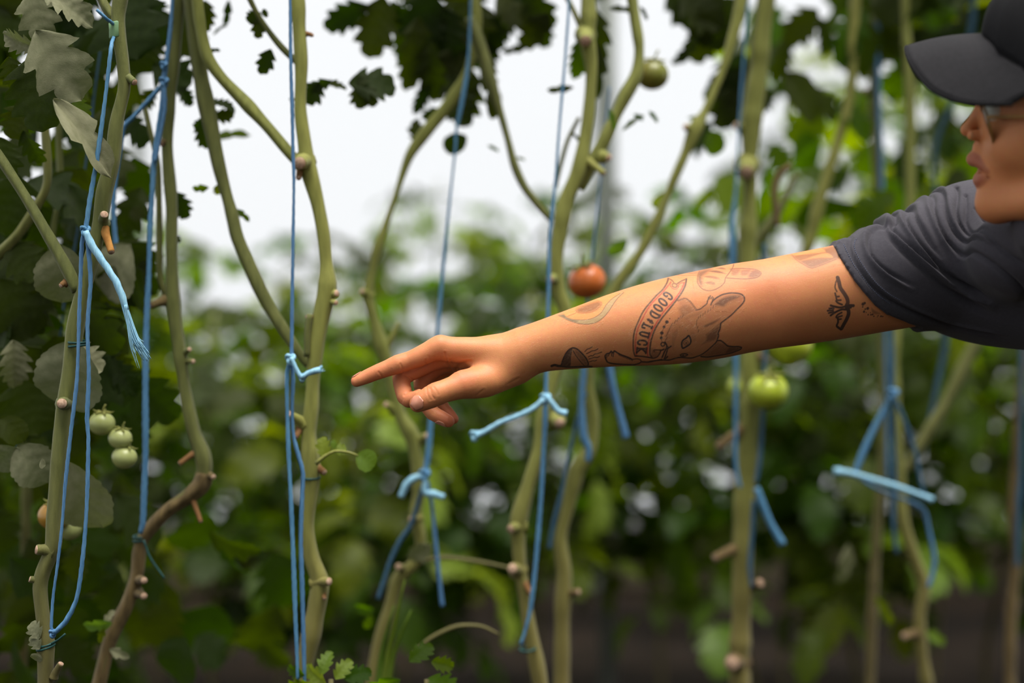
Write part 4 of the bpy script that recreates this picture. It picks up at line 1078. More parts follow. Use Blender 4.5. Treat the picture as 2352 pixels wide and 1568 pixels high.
class Ell:
    def __init__(s, c, r, k=0.0, R=None):
        s.c = np.asarray(c, float); s.r = np.asarray(r, float); s.k = k; s.R = R
        m = s.r.max() if R is not None else s.r
        s.lo, s.hi = s.c - m, s.c + m

    def eval(s, p, lo, hi):
        gap = np.maximum(np.maximum(s.lo - hi, lo - s.hi), 0)
        if (gap ** 2).sum() > BIG ** 2: return None
        q = p - s.c.astype(np.float32)
        if s.R is not None: q = q @ s.R.astype(np.float32)
        r_ = s.r.astype(np.float32)
        k0 = np.sqrt(((q / r_) ** 2).sum(1)); k1 = np.sqrt(((q / r_ ** 2) ** 2).sum(1)) + np.float32(1e-9)
        return k0 * (k0 - 1) / k1


def smin(a, b, k):
    if k <= 0: return np.minimum(a, b)
    h = np.maximum(k - np.abs(a - b), 0) / k
    return np.minimum(a, b) - h * h * k * 0.25


class Field:
    """groups: list of (k_between_group_and_rest, [prims]); prims blend inside a group by their own k"""
    def __init__(s, groups, sub=(), post=None):
        s.groups, s.sub, s.post = groups, sub, post
        ps = [p for g in groups for p in g[1]]
        s.lo = np.min([np.min(p.lo, axis=0) if p.lo.ndim > 1 else p.lo for p in ps], axis=0) - 0.02
        s.hi = np.max([np.max(p.hi, axis=0) if p.hi.ndim > 1 else p.hi for p in ps], axis=0) + 0.02

    def one(s, p):
        p = np.asarray(p, np.float32)
        lo, hi = p.min(0), p.max(0)
        tot = None
        for kg, prims in s.groups:
            d = None
            for pr in prims:
                e = pr.eval(p, lo, hi)
                if e is None: continue
                d = e if d is None else smin(d, e, pr.k)
            if d is None: continue
            tot = d if tot is None else smin(tot, d, kg)
        if tot is None: tot = np.full(len(p), BIG)
        for k, pr in s.sub:
            e = pr.eval(p, lo, hi)
            if e is None: continue
            tot = -smin(-tot, e, k)
        if s.post is not None: tot = s.post(p, tot)
        return tot

    def __call__(s, p, chunk=6000, sort=False):
        out = np.empty(len(p)); p = np.ascontiguousarray(p, dtype=np.float32)
        if sort and len(p) > 4000:       # spatially coherent chunks see few limbs each
            q = ((p - p.min(0)) / .025).astype(np.int64)
            o = np.argsort((q[:, 0] * 4096 + q[:, 1]) * 4096 + q[:, 2], kind='stable')
            ps = p[o]
            for i in range(0, len(p), 2500): out[o[i:i + 2500]] = s.one(ps[i:i + 2500])
            return out
        for i in range(0, len(p), chunk): out[i:i + chunk] = s.one(p[i:i + chunk])
        return out


def net(field, h, c=6, lo=None, hi=None):
    """surface nets on a sparse set of blocks of c^3 cells"""
    lo = field.lo if lo is None else np.asarray(lo); hi = field.hi if hi is None else np.asarray(hi)
    hc = h * c
    nb = np.ceil((hi - lo) / hc).astype(int)
    I = np.stack(np.meshgrid(*[np.arange(n) for n in nb], indexing='ij'), -1).reshape(-1, 3)
    # two coarse passes
    B4 = np.unique(I // 4, axis=0)
    d = field(lo + (B4 + 0.5) * hc * 4, 400)
    keep = B4[np.abs(d) < hc * 4 * 1.1]
    off = np.stack(np.meshgrid(*[np.arange(4)] * 3, indexing='ij'), -1).reshape(-1, 3)
    I = (keep[:, None, :] * 4 + off).reshape(-1, 3)
    d = field(lo + (I + 0.5) * hc, 1500)
    I = I[np.abs(d) < hc * 1.25]
    n = c + 1
    co = np.stack(np.meshgrid(*[np.arange(n)] * 3, indexing='ij'), -1).reshape(-1, 3)
    G = (I[:, None, :] * c + co)                         # (B, n^3, 3) grid corners
    D = field((lo + G.reshape(-1, 3) * h), n ** 3 * 16).reshape(-1, n, n, n)
    S = D < 0
    cnt = sum(S[:, a:a + c, b:b + c, e:e + c].astype(np.int8) for a in (0, 1) for b in (0, 1) for e in (0, 1))
    bi, x, y, z = np.nonzero((cnt > 0) & (cnt < 8))
    cell = I[bi] * c + np.stack([x, y, z], -1)
    acc = np.zeros((len(cell), 3)); num = np.zeros(len(cell))
    corners = [(a, b, e) for a in (0, 1) for b in (0, 1) for e in (0, 1)]
    val = {q_: D[bi, x + q_[0], y + q_[1], z + q_[2]] for q_ in corners}
    for q1 in corners:
        for ax in range(3):
            if q1[ax]: continue
            q2 = list(q1); q2[ax] = 1; q2 = tuple(q2)
            a, b = val[q1], val[q2]
            m = (a < 0) != (b < 0)
            t = np.where(m, a / np.where(m, a - b, 1), 0)
            pt = np.tile(np.array(q1, float), (len(cell), 1)); pt[:, ax] += t
            acc[m] += pt[m]; num += m
    V = lo + (cell + acc / num[:, None]) * h
    M = (nb * c + 8).astype(np.int64)
    key = (cell[:, 0] * M[1] + cell[:, 1]) * M[2] + cell[:, 2]
    order = np.argsort(key); ks = key[order]; V = V[order]
    cell = cell[order]; v000 = val[(0, 0, 0)][order]
    def find(cc):
        k_ = (cc[:, 0] * M[1] + cc[:, 1]) * M[2] + cc[:, 2]
        i = np.searchsorted(ks, k_); i = np.minimum(i, len(ks) - 1)
        return np.where(ks[i] == k_, i, -1)
    F = []
    for ax in range(3):
        q2 = [0, 0, 0]; q2[ax] = 1
        vb = val[tuple(q2)][order]
        m = np.nonzero((v000 < 0) != (vb < 0))[0]
        u, w = [(1, 2), (2, 0), (0, 1)][ax]
        c0 = cell[m]
        cu = c0.copy(); cu[:, u] -= 1
        cw = c0.copy(); cw[:, w] -= 1
        cuw = cu.copy(); cuw[:, w] -= 1
        f = np.stack([m, find(cu), find(cuw), find(cw)], -1)
        ok = (f >= 0).all(1); f = f[ok]
        flip = v000[m][ok] > 0
        f[flip] = f[flip][:, ::-1]
        F.append(f)
    return V, np.concatenate(F)


def grad(field, V, e=0.0008, d=None):
    g = np.empty_like(V)
    if d is None: d = field(V, sort=True)
    for a in range(3):
        o = np.zeros(3); o[a] = e
        g[:, a] = field(V + o, sort=True) - d
    l = np.linalg.norm(g, axis=1)[:, None] + 1e-12
    return g / l, l[:, 0] / e


def project(field, V):
    d = field(V, sort=True); g, l = grad(field, V, d=d)
    return V - g * np.clip(d / np.maximum(l, .4), -0.002, 0.002)[:, None], g


def subdivide(V, F, mask):
    """split the marked quads in four; neighbours keep their corners (tiny T-junctions closed by extra points)"""
    Q = F[mask]; R = F[~mask]
    E = np.concatenate([np.stack([Q[:, i], Q[:, (i + 1) % 4]], -1) for i in range(4)])
    Es = np.sort(E, 1); key = Es[:, 0].astype(np.int64) * len(V) + Es[:, 1]
    uk, inv = np.unique(key, return_inverse=True)
    ue = np.stack([uk // len(V), uk % len(V)], -1)
    mid = (V[ue[:, 0]] + V[ue[:, 1]]) / 2
    cen = V[Q].mean(1)
    n0 = len(V); n1 = n0 + len(mid); nq = len(Q)
    V2 = np.vstack([V, mid, cen])
    m = (n0 + inv).reshape(4, nq).T
    c = n1 + np.arange(nq)
    new = np.concatenate([np.stack([Q[:, i], m[:, i], c, m[:, (i - 1) % 4]], -1) for i in range(4)])
    # border quads that touch a split edge become polygons
    Er = np.stack([np.stack([R[:, i], R[:, (i + 1) % 4]], -1) for i in range(4)], 1)
    Ers = np.sort(Er, 2); kr = Ers[..., 0].astype(np.int64) * len(V) + Ers[..., 1]
    pos = np.minimum(np.searchsorted(uk, kr), len(uk) - 1)
    hit = uk[pos] == kr
    tri = []
    touched = hit.any(1)
    for q_, h_, p_ in zip(R[touched], hit[touched], pos[touched]):
        loop = []
        for i in range(4):
            loop.append(q_[i])
            if h_[i]: loop.append(n0 + p_[i])
        for i in range(1, len(loop) - 1): tri.append((loop[0], loop[i], loop[i + 1]))
    return V2, np.vstack([R[~touched], new]), np.array(tri, int).reshape(-1, 3)


# ---- hand and arm laid out in the photograph's plane, real depths added
Y0 = 1.485


def Z7(zx, zy, dy, rz):
    """point in the close-up of the hand: position, depth offset (m), radius in the same units"""
    Y = Y0 + dy
    q_ = P(780 + zx / 5.345, 740 + zy / 5.345, Y)
    return (*q_, rz / 5.345 * K * Y)


def A_(px, py, rpx, dy=0.0):
    Y = Y0 + dy
    return (*P(px, py, Y), rpx * K * Y)


arm = Chain([A_(1150, 826, 50, .018), A_(1180, 819, 53, .016), A_(1210, 806, 57, .014), A_(1250, 794, 59, .012), A_(1330, 776, 70, .008), A_(1420, 757, 84, .004), A_(1490, 745, 94, .002), A_(1560, 734, 101, 0), A_(1640, 720, 104, 0), A_(1700, 708, 104, 0), A_(1770, 697, 103.5, 0), A_(1850, 684, 106, .005), A_(1940, 668, 108, .012), A_(2050, 645, 112, .025), A_(2170, 620, 118, .04), A_(2270, 600, 130, .06)], 0.010)
palm = [
    Chain([Z7(1250, 320, .002, 138), Z7(1500, 340, .004, 160), Z7(1850, 375, .008, 190), Z7(2150, 420, .014, 215)], .006, .018),
    Chain([Z7(1215, 405, .022, 128), Z7(1500, 420, .022, 150), Z7(2150, 450, .018, 200)], .01, .010),
    Chain([Z7(1260, 480, .040, 118), Z7(1550, 480, .038, 140), Z7(2150, 480, .026, 190)], .01, .010),
    Chain([Z7(1310, 540, .056, 102), Z7(1600, 540, .050, 125), Z7(2150, 500, .030, 180)], .01, .010),
    Chain([Z7(1520, 752, -.014, 158), Z7(1680, 742, -.010, 178), Z7(1830, 715, -.004, 188), Z7(1960, 660, .004, 192), Z7(2120, 560, .012, 190)], .008, .014),
    Chain([Z7(1650, 620, .045, 120), Z7(1850, 640, .040, 150), Z7(2050, 600, .030, 160)], .01, .012),
]
arm.k = 0.022
palm.append(arm)
index_f = [(1330, 335, .002, 128), (1232, 298, .000, 139), (1100, 362, -.001, 130), (960, 430, -.002, 122), (850, 472, -.002, 114), (720, 513, -.003, 117), (600, 560, -.003, 103), (470, 608, -.004, 94), (340, 664, -.004, 87), (250, 703, -.005, 77), (210, 722, -.005, 70)]
middle_f = [(1260, 420, .021, 128), (1130, 480, .020, 122), (960, 575, .018, 108), (850, 630, .016, 104), (758, 680, .014, 110), (762, 745, .010, 106), (782, 840, .005, 104), (806, 910, .000, 104), (850, 950, -.005, 98), (920, 935, -.008, 92), (975, 905, -.010, 84)]
ring_f = [(1280, 490, .039, 116), (1180, 560, .038, 110), (1080, 650, .036, 100), (1010, 730, .034, 104), (1010, 800, .030, 98), (1050, 930, .024, 96), (1090, 1040, .020, 97), (1140, 1110, .016, 92), (1240, 1165, .012, 86), (1320, 1205, .010, 78), (1338, 1214, .010, 74)]
pinky_f = [(1320, 545, .055, 100), (1230, 620, .053, 92), (1150, 720, .051, 88), (1120, 790, .047, 86), (1160, 880, .042, 84), (1230, 985, .036, 82), (1290, 1060, .032, 76), (1360, 1140, .029, 69), (1398, 1184, .028, 64)]
thumb_f = [(1760, 735, -.006, 170), (1600, 760, -.012, 165), (1490, 778, -.018, 160), (1400, 808, -.021, 150), (1290, 845, -.024, 143), (1190, 880, -.027, 146), (1120, 915, -.028, 140), (1050, 950, -.029, 128), (990, 985, -.030, 112), (962, 1000, -.030, 104)]
fingers = []
for i, fpts in enumerate((index_f, middle_f, ring_f, pinky_f, thumb_f)):
    fingers.append(Chain([Z7(*p) for p in fpts], 0.0065, 0.0012))

# ---- head, neck, hidden torso, other arm
CAM = np.array((0.0, 0.0, CAMZ))
HC = P(2400, 250, 1.33)                       # middle of the head
HL = (HC - CAM) / np.linalg.norm(HC - CAM)    # the head's sideways axis: the person is seen in pure profile


def Hd(px, py, l=0.0):
    """point of the head's mid-plane seen at a pixel, moved sideways by l"""
    d = P(px, py, 1.0) - CAM
    return CAM + d * ((HC - CAM) @ HL / (d @ HL)) + HL * l


EX = Hd(2500, 250) - Hd(2400, 250); HS = np.linalg.norm(EX) / 100; EX /= np.linalg.norm(EX)
EZ = np.cross(EX, HL); EZ /= np.linalg.norm(EZ)
HR = np.stack([EX, HL, EZ], 1)


def hx(v): return np.array(v) * HS


def HE(px, py, l, r_, k=0.0, R=None): return Ell(Hd(px, py, l), r_, k, HR if R is None else HR @ R)


def HC_(pts, step, k): return Chain([(*Hd(a, b, l), r_) for a, b, l, r_ in pts], step, k)


head = [
    HE(2482, 165, 0, (0.084, 0.072, 0.096)),
    HE(2395, 300, 0, hx((136, 140, 165)), .03),
    HE(2352, 372, 0, hx((92, 104, 116)), .018),
    HE(2314, 394, 0, hx((66, 70, 78)), .012),
]
for s_ in (-1, 1):
    head.append(HC_([(2292, 466, 0, .0140), (2312, 468, .018 * s_, .0140), (2380, 452, .042 * s_, .016), (2460, 410, .056 * s_, .018), (2475, 300, .060 * s_, .015)], .01, .02))
head += [
    HE(2285, 470, 0, hx((36, 42, 33)), .010),
    HC_([(2270, 200, 0, 11 * HS), (2252, 246, 0, 12 * HS), (2236, 276, 0, 14 * HS), (2223, 297, 0, 18 * HS)], .004, .008),
    HE(2242, 310, -.012, hx((21, 16, 14)), .005), HE(2242, 310, .012, hx((21, 16, 14)), .005),
    HE(2258, 340, 0, hx((25, 30, 22)), .008),
]
LIP0 = len(head)
for s_ in (-1, 1): head.append(HC_([(2238, 365, 0, 17 * HS), (2246, 369, .010 * s_, 15 * HS), (2274, 388, .023 * s_, 8 * HS)], .004, .004))
for s_ in (-1, 1): head.append(HC_([(2254, 412, 0, 18 * HS), (2259, 412, .010 * s_, 16 * HS), (2280, 401, .022 * s_, 8 * HS)], .004, .004))
for s_ in (-1, 1):
    head.append(HE(2345, 330, .042 * s_, hx((54, 40, 46)), .025))
    head.append(HE(2490, 262, .074 * s_, (0.017, 0.009, 0.030), .006, rot('Y', .2)))
head.append(HE(2290, 212, 0, hx((32, 120, 24)), .015))
R_SH = np.array(A_(2270, 600, 1, .06)[:3])
L_SH = np.array((0.84, 1.16, 1.27))
torso = [
    Chain([(*Hd(2480, 380), .050), (*Hd(2510, 500), .049), (0.675, 1.36, 1.30, .052), (0.72, 1.37, 1.22, .07)], .02, .03),
    Chain([(*R_SH, .060), (0.66, 1.42, 1.27, .070), (0.74, 1.31, 1.27, .070), (*L_SH, .056)], .02, .03),
    Chain([(0.71, 1.37, 1.18, .10), (0.76, 1.37, 1.0, .095), (0.80, 1.37, .86, .10)], .03, .04),
    Chain([(*L_SH, .05), (0.90, 1.08, 1.10, .045), (0.93, 1.04, .98, .038), (0.88, 1.0, .86, .036), (0.82, .98, .76, .026)], .015, .02),
    Chain([(0.82, .98, .76, .024), (0.81, .98, .73, .026), (0.80, .98, .69, .024)], .01, .015, .9),
]
lh = np.array((0.80, .98, .70))
lf = []
for k_, (dx, dy, L_) in enumerate(((-.022, -.01, .055), (-.008, -.02, .075), (.006, -.018, .08), (.018, -.008, .072), (.024, .012, .055))):
    b_ = lh + np.array((dx, dy, -.005))
    lf.append(Chain([(*b_, .0095), (*(b_ + np.array((-.004, 0, -L_ * .5))), .0085), (*(b_ + np.array((-.014, .002, -L_ * .95))), .007)], .006, .0015))
mouth = []
for s_ in (-1, 1):
    mouth += [(.0018, HC_([(2236, 390, 0, .0014), (2256, 394, .010 * s_, .0015), (2279, 403, .0235 * s_, .0013)], .003, 0)),
              (.003, HE(2236, 324, .0085 * s_, hx((10, 7, 7)))), (.010, HE(2272, 255, .036 * s_, hx((24, 34, 22))))]
# eye sockets are hollowed; the eyeballs are parts of their own
body_f = Field([(0.0, palm), (0.0055, fingers), (0.02, torso), (0.02, head), (.004, lf)], mouth)
body_f.groups[0][1].sort(key=lambda c_: c_ is not arm)   # arm first

V, F = net(body_f, 0.0032)
HX = P(1235, 784, Y0)[0]; AX = P(2120, 784, Y0)[0]
c_ = V[F].mean(1)
V, F, tri = subdivide(V, F, (c_[:, 0] < AX) | ((c_[:, 2] > 1.28) & (c_[:, 0] < .60) & (c_[:, 1] < 1.36)))
V, Ng = project(body_f, V)
n0 = len(V)
V, F, t_ = subdivide(V, F, V[F].mean(1)[:, 0] < HX)
tri = np.vstack([tri, t_])
V[n0:], g_ = project(body_f, V[n0:]); Ng = np.vstack([Ng, g_])
# drop stray islands below the hem etc. is not needed: one connected surface


# ---- picture-plane helpers (world x,z at the arm's depth -> photograph pixels, along the depth axis)
def to_px(V, Y=Y0 - 0.045):
    return np.stack([V[:, 0] / (K * Y) + W / 2, H / 2 - (V[:, 2] - CAMZ) / (K * Y)], -1)


def seg_dist(p, pl):
    pl = np.asarray(pl, float)
    d = np.full(len(p), 1e9, np.float32)
    x_, y_ = np.ascontiguousarray(p[:, 0], np.float32), np.ascontiguousarray(p[:, 1], np.float32)
    for a, b in zip(pl[:-1], pl[1:]):
        ax, ay = float(a[0]), float(a[1]); bx_, by = float(b[0] - a[0]), float(b[1] - a[1])
        u, v = x_ - ax, y_ - ay
        t = (u * bx_ + v * by) * (1 / (bx_ * bx_ + by * by + 1e-9))
        np.maximum(t, 0, out=t); np.minimum(t, 1, out=t)
        u -= t * bx_; v -= t * by
        np.minimum(d, u * u + v * v, out=d)
    return np.sqrt(d)


def smooth_pl(pl, step=2.0):
    pl = np.asarray(pl, float)
    z = np.zeros((len(pl), 1))
    return spline(np.hstack([pl, z]), step)[:, :2]


def crop(x0, y0, s): return lambda *pts: [(x0 + x / s, y0 + y / s) for x, y in pts]


C1, C2, C3 = crop(1450, 620, 7.127), crop(1520, 650, 7.838), crop(1260, 660, 7.839)
C4, C5, C6, C7 = crop(1540, 560, 5.6), crop(1880, 600, 8.71), crop(1900, 420, 4.126), crop(780, 740, 5.345)

# ---- skin folds: knuckle and wrist creases as real relief
front = Ng[:, 1] < 0.2
creases = [  # polyline, half width px, depth m
    (C7((1275, 380), (1290, 450), (1310, 540), (1345, 630)), 1.6, .0009),
    (C7((1030, 470), (1035, 520), (1000, 560)), 1.3, .0006), (C7((1065, 420), (1090, 470)), 1.2, .0003), (C7((1130, 430), (1170, 490)), 1.2, .0003),
    (C7((715, 520), (735, 570), (738, 620)), 1.4, .0006), (C7((690, 540), (700, 590)), 1.2, .0003), (C7((440, 620), (470, 660), (480, 690)), 1.4, .0006), (C7((600, 580), (598, 630)), 1.2, .0003),
    (C7((765, 910), (810, 870), (870, 850), (930, 850)), 1.5, .0009), (C7((745, 660), (800, 690), (860, 730)), 1.3, .0006), (C7((735, 1000), (760, 910)), 1.2, .0003),
    (C7((1060, 800), (1075, 880), (1110, 950)), 1.5, .0005), (C7((1110, 820), (1130, 900), (1160, 940)), 1.5, .0006), (C7((1150, 800), (1190, 850), (1205, 890)), 1.4, .0004), (C7((1090, 800), (1100, 870), (1130, 950)), 1.2, .0003),
    (C7((1410, 590), (1450, 540), (1510, 510), (1590, 490)), 3.0, .0012), (C7((1340, 470), (1360, 540), (1400, 590)), 2.4, .0006),
    (C7((1650, 930), (1720, 870), (1760, 840)), 1.6, .0005), (C7((1290, 1000), (1330, 990)), 1.2, .0004), (C7((2080, 770), (2130, 740), (2200, 700)), 2.0, .0005),
    (C7((1280, 1040), (1340, 1080), (1390, 1130)), 1.2, .0004),
    (C4((1270, 480), (1255, 560), (1240, 640), (1225, 720)), 2.6, .0002), (C4((1310, 560), (1330, 640), (1370, 740)), 2.6, .00015), (C4((1290, 620), (1280, 760), (1300, 860)), 2.6, .00012),
]
# ---- ink: tattoo strokes and fills, laid on the skin as a surface attribute
strokes, fills = [], []   # (polyline px, width px, value, channel 0 dark 1 red 2 olive 3 orange)


def S(pl, w=3.0, v=.85, ch=0): strokes.append((np.array(pl), w * 1.08, min(1, v * 1.06), ch))
def D(c, r_, v=.85): S([c, (c[0] + .01, c[1])], 2 * r_, v)
def Fl(pl, v, ch=0): fills.append((np.array(pl), v * (1.7 if ch == 0 and 0 < v < .45 else 1), ch))


# banner with lettering
Fl(C1((340, 1290), (400, 1290), (450, 1330), (500, 1320), (490, 1380), (440, 1435), (380, 1440), (340, 1380)), .5)
S(C1((665, 112), (620, 200), (540, 310), (430, 410), (330, 520), (245, 620), (180, 720), (120, 850), (75, 960), (50, 1080), (48, 1220), (60, 1330), (90, 1410)), 3.4, .75)
S(C1((945, 130), (910, 240), (850, 350), (770, 460), (690, 560), (600, 670), (510, 780), (420, 920), (370, 1030), (335, 1160), (325, 1280), (335, 1380), (380, 1440)), 3.6, .8)
S(C1((665, 112), (710, 150), (745, 215)), 3.0, .6); S(C1((765, 225), (850, 170), (945, 130)), 3.0, .65)
S(C1(*[(740 + 38 * math.cos(a), 240 + 36 * math.sin(a)) for a in np.linspace(0, 6.28, 13)]), 3.0, .6)
S(C1((90, 1410), (200, 1415), (330, 1435), (400, 1445), (460, 1420), (495, 1360), (505, 1310)), 3.2, .85)
S(C1((400, 1340), (390, 1310), (440, 1310), (500, 1310), (540, 1310)), 3.0, .8)
S(C1((690, 180), (650, 225), (560, 330), (460, 430), (350, 540), (270, 650), (200, 780), (140, 900), (100, 1020), (85, 1150), (90, 1300), (115, 1400)), 3.0, .75, 1)
S(C1((900, 195), (840, 310), (740, 450), (660, 550), (560, 650), (480, 760), (390, 910), (330, 1040), (295, 1180), (285, 1320), (300, 1410)), 3.0, .8, 1)
S(C1((690, 180), (670, 240), (700, 290), (745, 305), (790, 280), (805, 230), (850, 200), (895, 195)), 2.6, .6, 1)
GL = {'G': [[(.92, .74), (.80, .95), (.5, 1.0), (.2, .86), (.06, .5), (.2, .14), (.5, 0), (.85, .08), (.88, .42), (.6, .44)]],
      'O': [[(.5 + .44 * math.cos(a), .5 + .5 * math.sin(a)) for a in np.linspace(0, 6.283, 13)]],
      'D': [[(.12, 0), (.12, 1)], [(0, 1), (.5, 1.0), (.86, .8), (.94, .5), (.86, .2), (.5, 0), (0, 0)]],
      'L': [[(.3, 1), (.3, 0)], [(.08, 1), (.52, 1)], [(.08, 0), (.95, 0), (.95, .3)]],
      'U': [[(.15, 1), (.15, .3), (.32, .04), (.6, .02), (.85, .25), (.85, 1)], [(0, 1), (.35, 1)], [(.68, 1), (1, 1)]],
      'C': [[(.92, .72), (.80, .95), (.5, 1.0), (.18, .86), (.06, .5), (.18, .14), (.5, 0), (.80, .05), (.92, .28)]],
      'K': [[(.15, 0), (.15, 1)], [(0, 1), (.35, 1)], [(0, 0), (.35, 0)], [(.85, 1), (.2, .48), (.9, 0)], [(.7, 1), (1, 1)], [(.72, 0), (1, 0)]]}
letters = [('G', 618, 415), ('O', 528, 522), ('O', 448, 617), ('D', 388, 735), ('*', 318, 832), ('L', 268, 925), ('U', 222, 1050), ('C', 196, 1188), ('K', 190, 1318)]
for i, (ch, cx, cy) in enumerate(letters):
    j0, j1 = max(0, i - 1), min(len(letters) - 1, i + 1)
    dv = np.array((letters[j1][1] - letters[j0][1], letters[j1][2] - letters[j0][2]), float); dv /= np.linalg.norm(dv)
    up = np.array((-dv[1] * -1, -dv[0]))     # tops of the letters face right
    if ch == '*':
        D(C1((cx - 28, cy - 18))[0], 3.2, .85); D(C1((cx + 10, cy + 8))[0], 4.0, .85); D(C1((cx + 30, cy + 30))[0], 2.8, .8); S(C1((cx - 50, cy - 30), (cx + 46, cy + 36)), 2.6, .85)
        continue
    wl_, hl_ = 84., 150.
    for pl in GL[ch]:
        q_ = [tuple(np.array((cx, cy)) + dv * (u_ - .5) * wl_ + up * (w_ - .5) * hl_) for u_, w_ in pl]
        S(C1(*q_), 4.2, .88)
# hare-like head
head_outline = C2((280, 300), (400, 265), (490, 310), (560, 430), (610, 485), (750, 420), (880, 380), (1000, 255), (1230, 178), (1430, 200), (1480, 300), (1340, 480), (1060, 720), (1045, 830), (1000, 1060), (850, 1220), (690, 1320), (400, 1340), (180, 1390), (60, 1380), (60, 1000), (150, 760), (300, 620), (330, 450))
Fl(head_outline, .14)
Fl(C2((300, 450), (400, 370), (520, 400), (610, 500), (500, 560), (380, 640), (330, 560)), .24)
Fl(C2((380, 640), (500, 560), (620, 520), (760, 470), (700, 590), (560, 620), (420, 680)), .22)
Fl(C2((920, 390), (1050, 280), (1250, 215), (1440, 225), (1350, 290), (1200, 350), (1110, 430), (1000, 410)), .42)
Fl(C2((720, 780), (850, 715), (1000, 650), (1060, 630), (960, 720), (800, 795)), .42)
Fl(C2((800, 935), (900, 850), (1050, 745), (1040, 840), (1000, 1010), (930, 1050), (850, 1070), (720, 1120), (800, 1020)), .38)
Fl(C2((180, 900), (290, 800), (300, 900), (260, 1050), (240, 1230), (190, 1150)), .22)
Fl(C2((500, 880), (580, 860), (640, 1000), (600, 1100), (540, 1000)), .2)
Fl(C2((1020, 1040), (1150, 1090), (1300, 1150), (1480, 1165), (1400, 1225), (1150, 1290), (900, 1325), (760, 1310), (900, 1180)), .30)
Fl(C2((1250, 1150), (1480, 1165), (1400, 1225), (1200, 1270)), .42)
S(C2((880, 390), (920, 320), (1000, 255), (1100, 205), (1230, 178), (1340, 180), (1430, 200), (1480, 250), (1480, 320), (1430, 390), (1340, 480), (1240, 580), (1130, 665), (1060, 720)), 3.2, .85)
S(C2((1060, 720), (1000, 760), (900, 850), (800, 930)), 1.8, .6)
S(C2((610, 485), (680, 470), (750, 420), (810, 370), (825, 320)), 2.8, .8)
for a in (((825, 320), (850, 250)), ((850, 290), (880, 225)), ((885, 280), (915, 245)), ((905, 330), (930, 265))): S(C2(*a), 2.6, .75)
for i in range(14):
    t = i / 13; x_ = np.interp(t, [0, .35, .6, 1], [280, 420, 500, 605]); y_ = np.interp(t, [0, .35, .6, 1], [310, 262, 330, 480])
    S(C2((x_, y_), (x_ + 34, y_ + 8)), 2.4, .65)
fur = [(660, 860), (640, 800), (620, 740), (625, 680), (655, 625), (690, 595), (735, 570), (775, 530), (825, 505), (870, 470), (920, 430), (970, 400), (1010, 385)]
for x_, y_ in fur: S(C2((x_ - 4, y_ + 22), (x_ + 8, y_ - 24)), 1.9, .7)
for i in range(9): S(C2((1110 + i * 40, 430 - i * 18), (1140 + i * 40, 385 - i * 18)), 1.5, .5)
S(C2((1060, 730), (1045, 830), (1020, 900), (1030, 950), (1000, 1060), (930, 1140), (850, 1220), (760, 1290), (690, 1320), (600, 1350), (500, 1350), (400, 1340), (330, 1345), (250, 1370), (180, 1390), (60, 1390), (-60, 1400), (-180, 1420)), 3.2, .9)
S(C2((1020, 1035), (1080, 1035), (1150, 1080), (1220, 1130), (1320, 1145), (1430, 1145), (1490, 1165), (1470, 1200), (1400, 1230), (1300, 1265), (1150, 1295), (1000, 1320), (880, 1335), (760, 1325)), 3.2, .9)
S(C2((375, 1060), (400, 1020), (450, 985), (490, 945), (525, 1000), (535, 1060), (510, 1110), (450, 1150), (400, 1172), (375, 1120), (375, 1060)), 3.8, .95)
S(C2(*[(450 + 42 * math.cos(a), 1075 + 40 * math.sin(a)) for a in np.linspace(0, 6.28, 11)]), 2.2, .7); D(C2((452, 1078))[0], 2.2, .8)
S(C2((370, 1300), (400, 1275), (460, 1275), (505, 1290), (470, 1315), (400, 1320), (370, 1300)), 3.0, .9); D(C2((420, 1300))[0], 2.0, .9)
S(C2((330, 1315), (380, 1270), (470, 1250), (560, 1265), (590, 1300)), 1.3, .55)
for a in (((70, 1060), (110, 1140), (70, 1250), (45, 1340)), ((130, 1150), (115, 1250), (90, 1370)), ((185, 1135), (120, 1185)), ((140, 1325), (105, 1380)), ((0, 1220), (60, 1190))): S(C2(*a), 3.4, .9)
S(C2(*[(35 + 34 * math.cos(a), 1100 + 34 * math.sin(a)) for a in np.linspace(0, 6.28, 9)]), 3.0, .85)
for (x_, y_) in ((240, 700), (180, 755), (150, 810), (125, 870), (100, 930), (95, 1000), (290, 660), (330, 625), (375, 600)): S(C2((x_ - 18, y_ + 30), (x_ + 14, y_ - 34)), 2.0, .65)
for (x_, y_) in ((320, 790), (370, 780), (430, 815), (465, 855)): D(C2((x_, y_))[0], 1.5, .5)
for (x_, y_, r_) in ((632, 795, 1.2), (585, 850, 3.8), (540, 930, 3.1), (505, 1030, 3.7), (500, 1110, 3.3)): D(C1((x_, y_))[0], r_, .88)
S(C1((600, 830), (540, 930), (505, 1030), (500, 1110), (520, 1190)), 1.4, .7)
# paw
S(C3((1060, 1290), (1045, 1240), (1070, 1200), (1130, 1180), (1150, 1150), (1185, 1185), (1205, 1145), (1250, 1170), (1320, 1210), (1400, 1240), (1480, 1270), (1540, 1300)), 3.4, .9)
S(C3((1540, 1300), (1620, 1290), (1680, 1300), (1720, 1340)), 2.6, .8)
S(C3((1720, 1345), (1680, 1375), (1600, 1400), (1400, 1395), (1200, 1380), (1100, 1350), (1060, 1290)), 3.2, .9)
for a in (((1120, 1180), (1105, 1240)), ((1160, 1170), (1165, 1235)), ((1200, 1175), (1190, 1250)), ((1080, 1220), (1075, 1270))): S(C3(*a), 2.4, .8)
for i in range(10): S(C3((1290 + i * 28, 1196 + i * 11), (1300 + i * 28, 1226 + i * 11)), 2.0, .8)
S(C3((1710, 1345), (1850, 1350), (1950, 1330), (2080, 1300)), 3.2, .9)
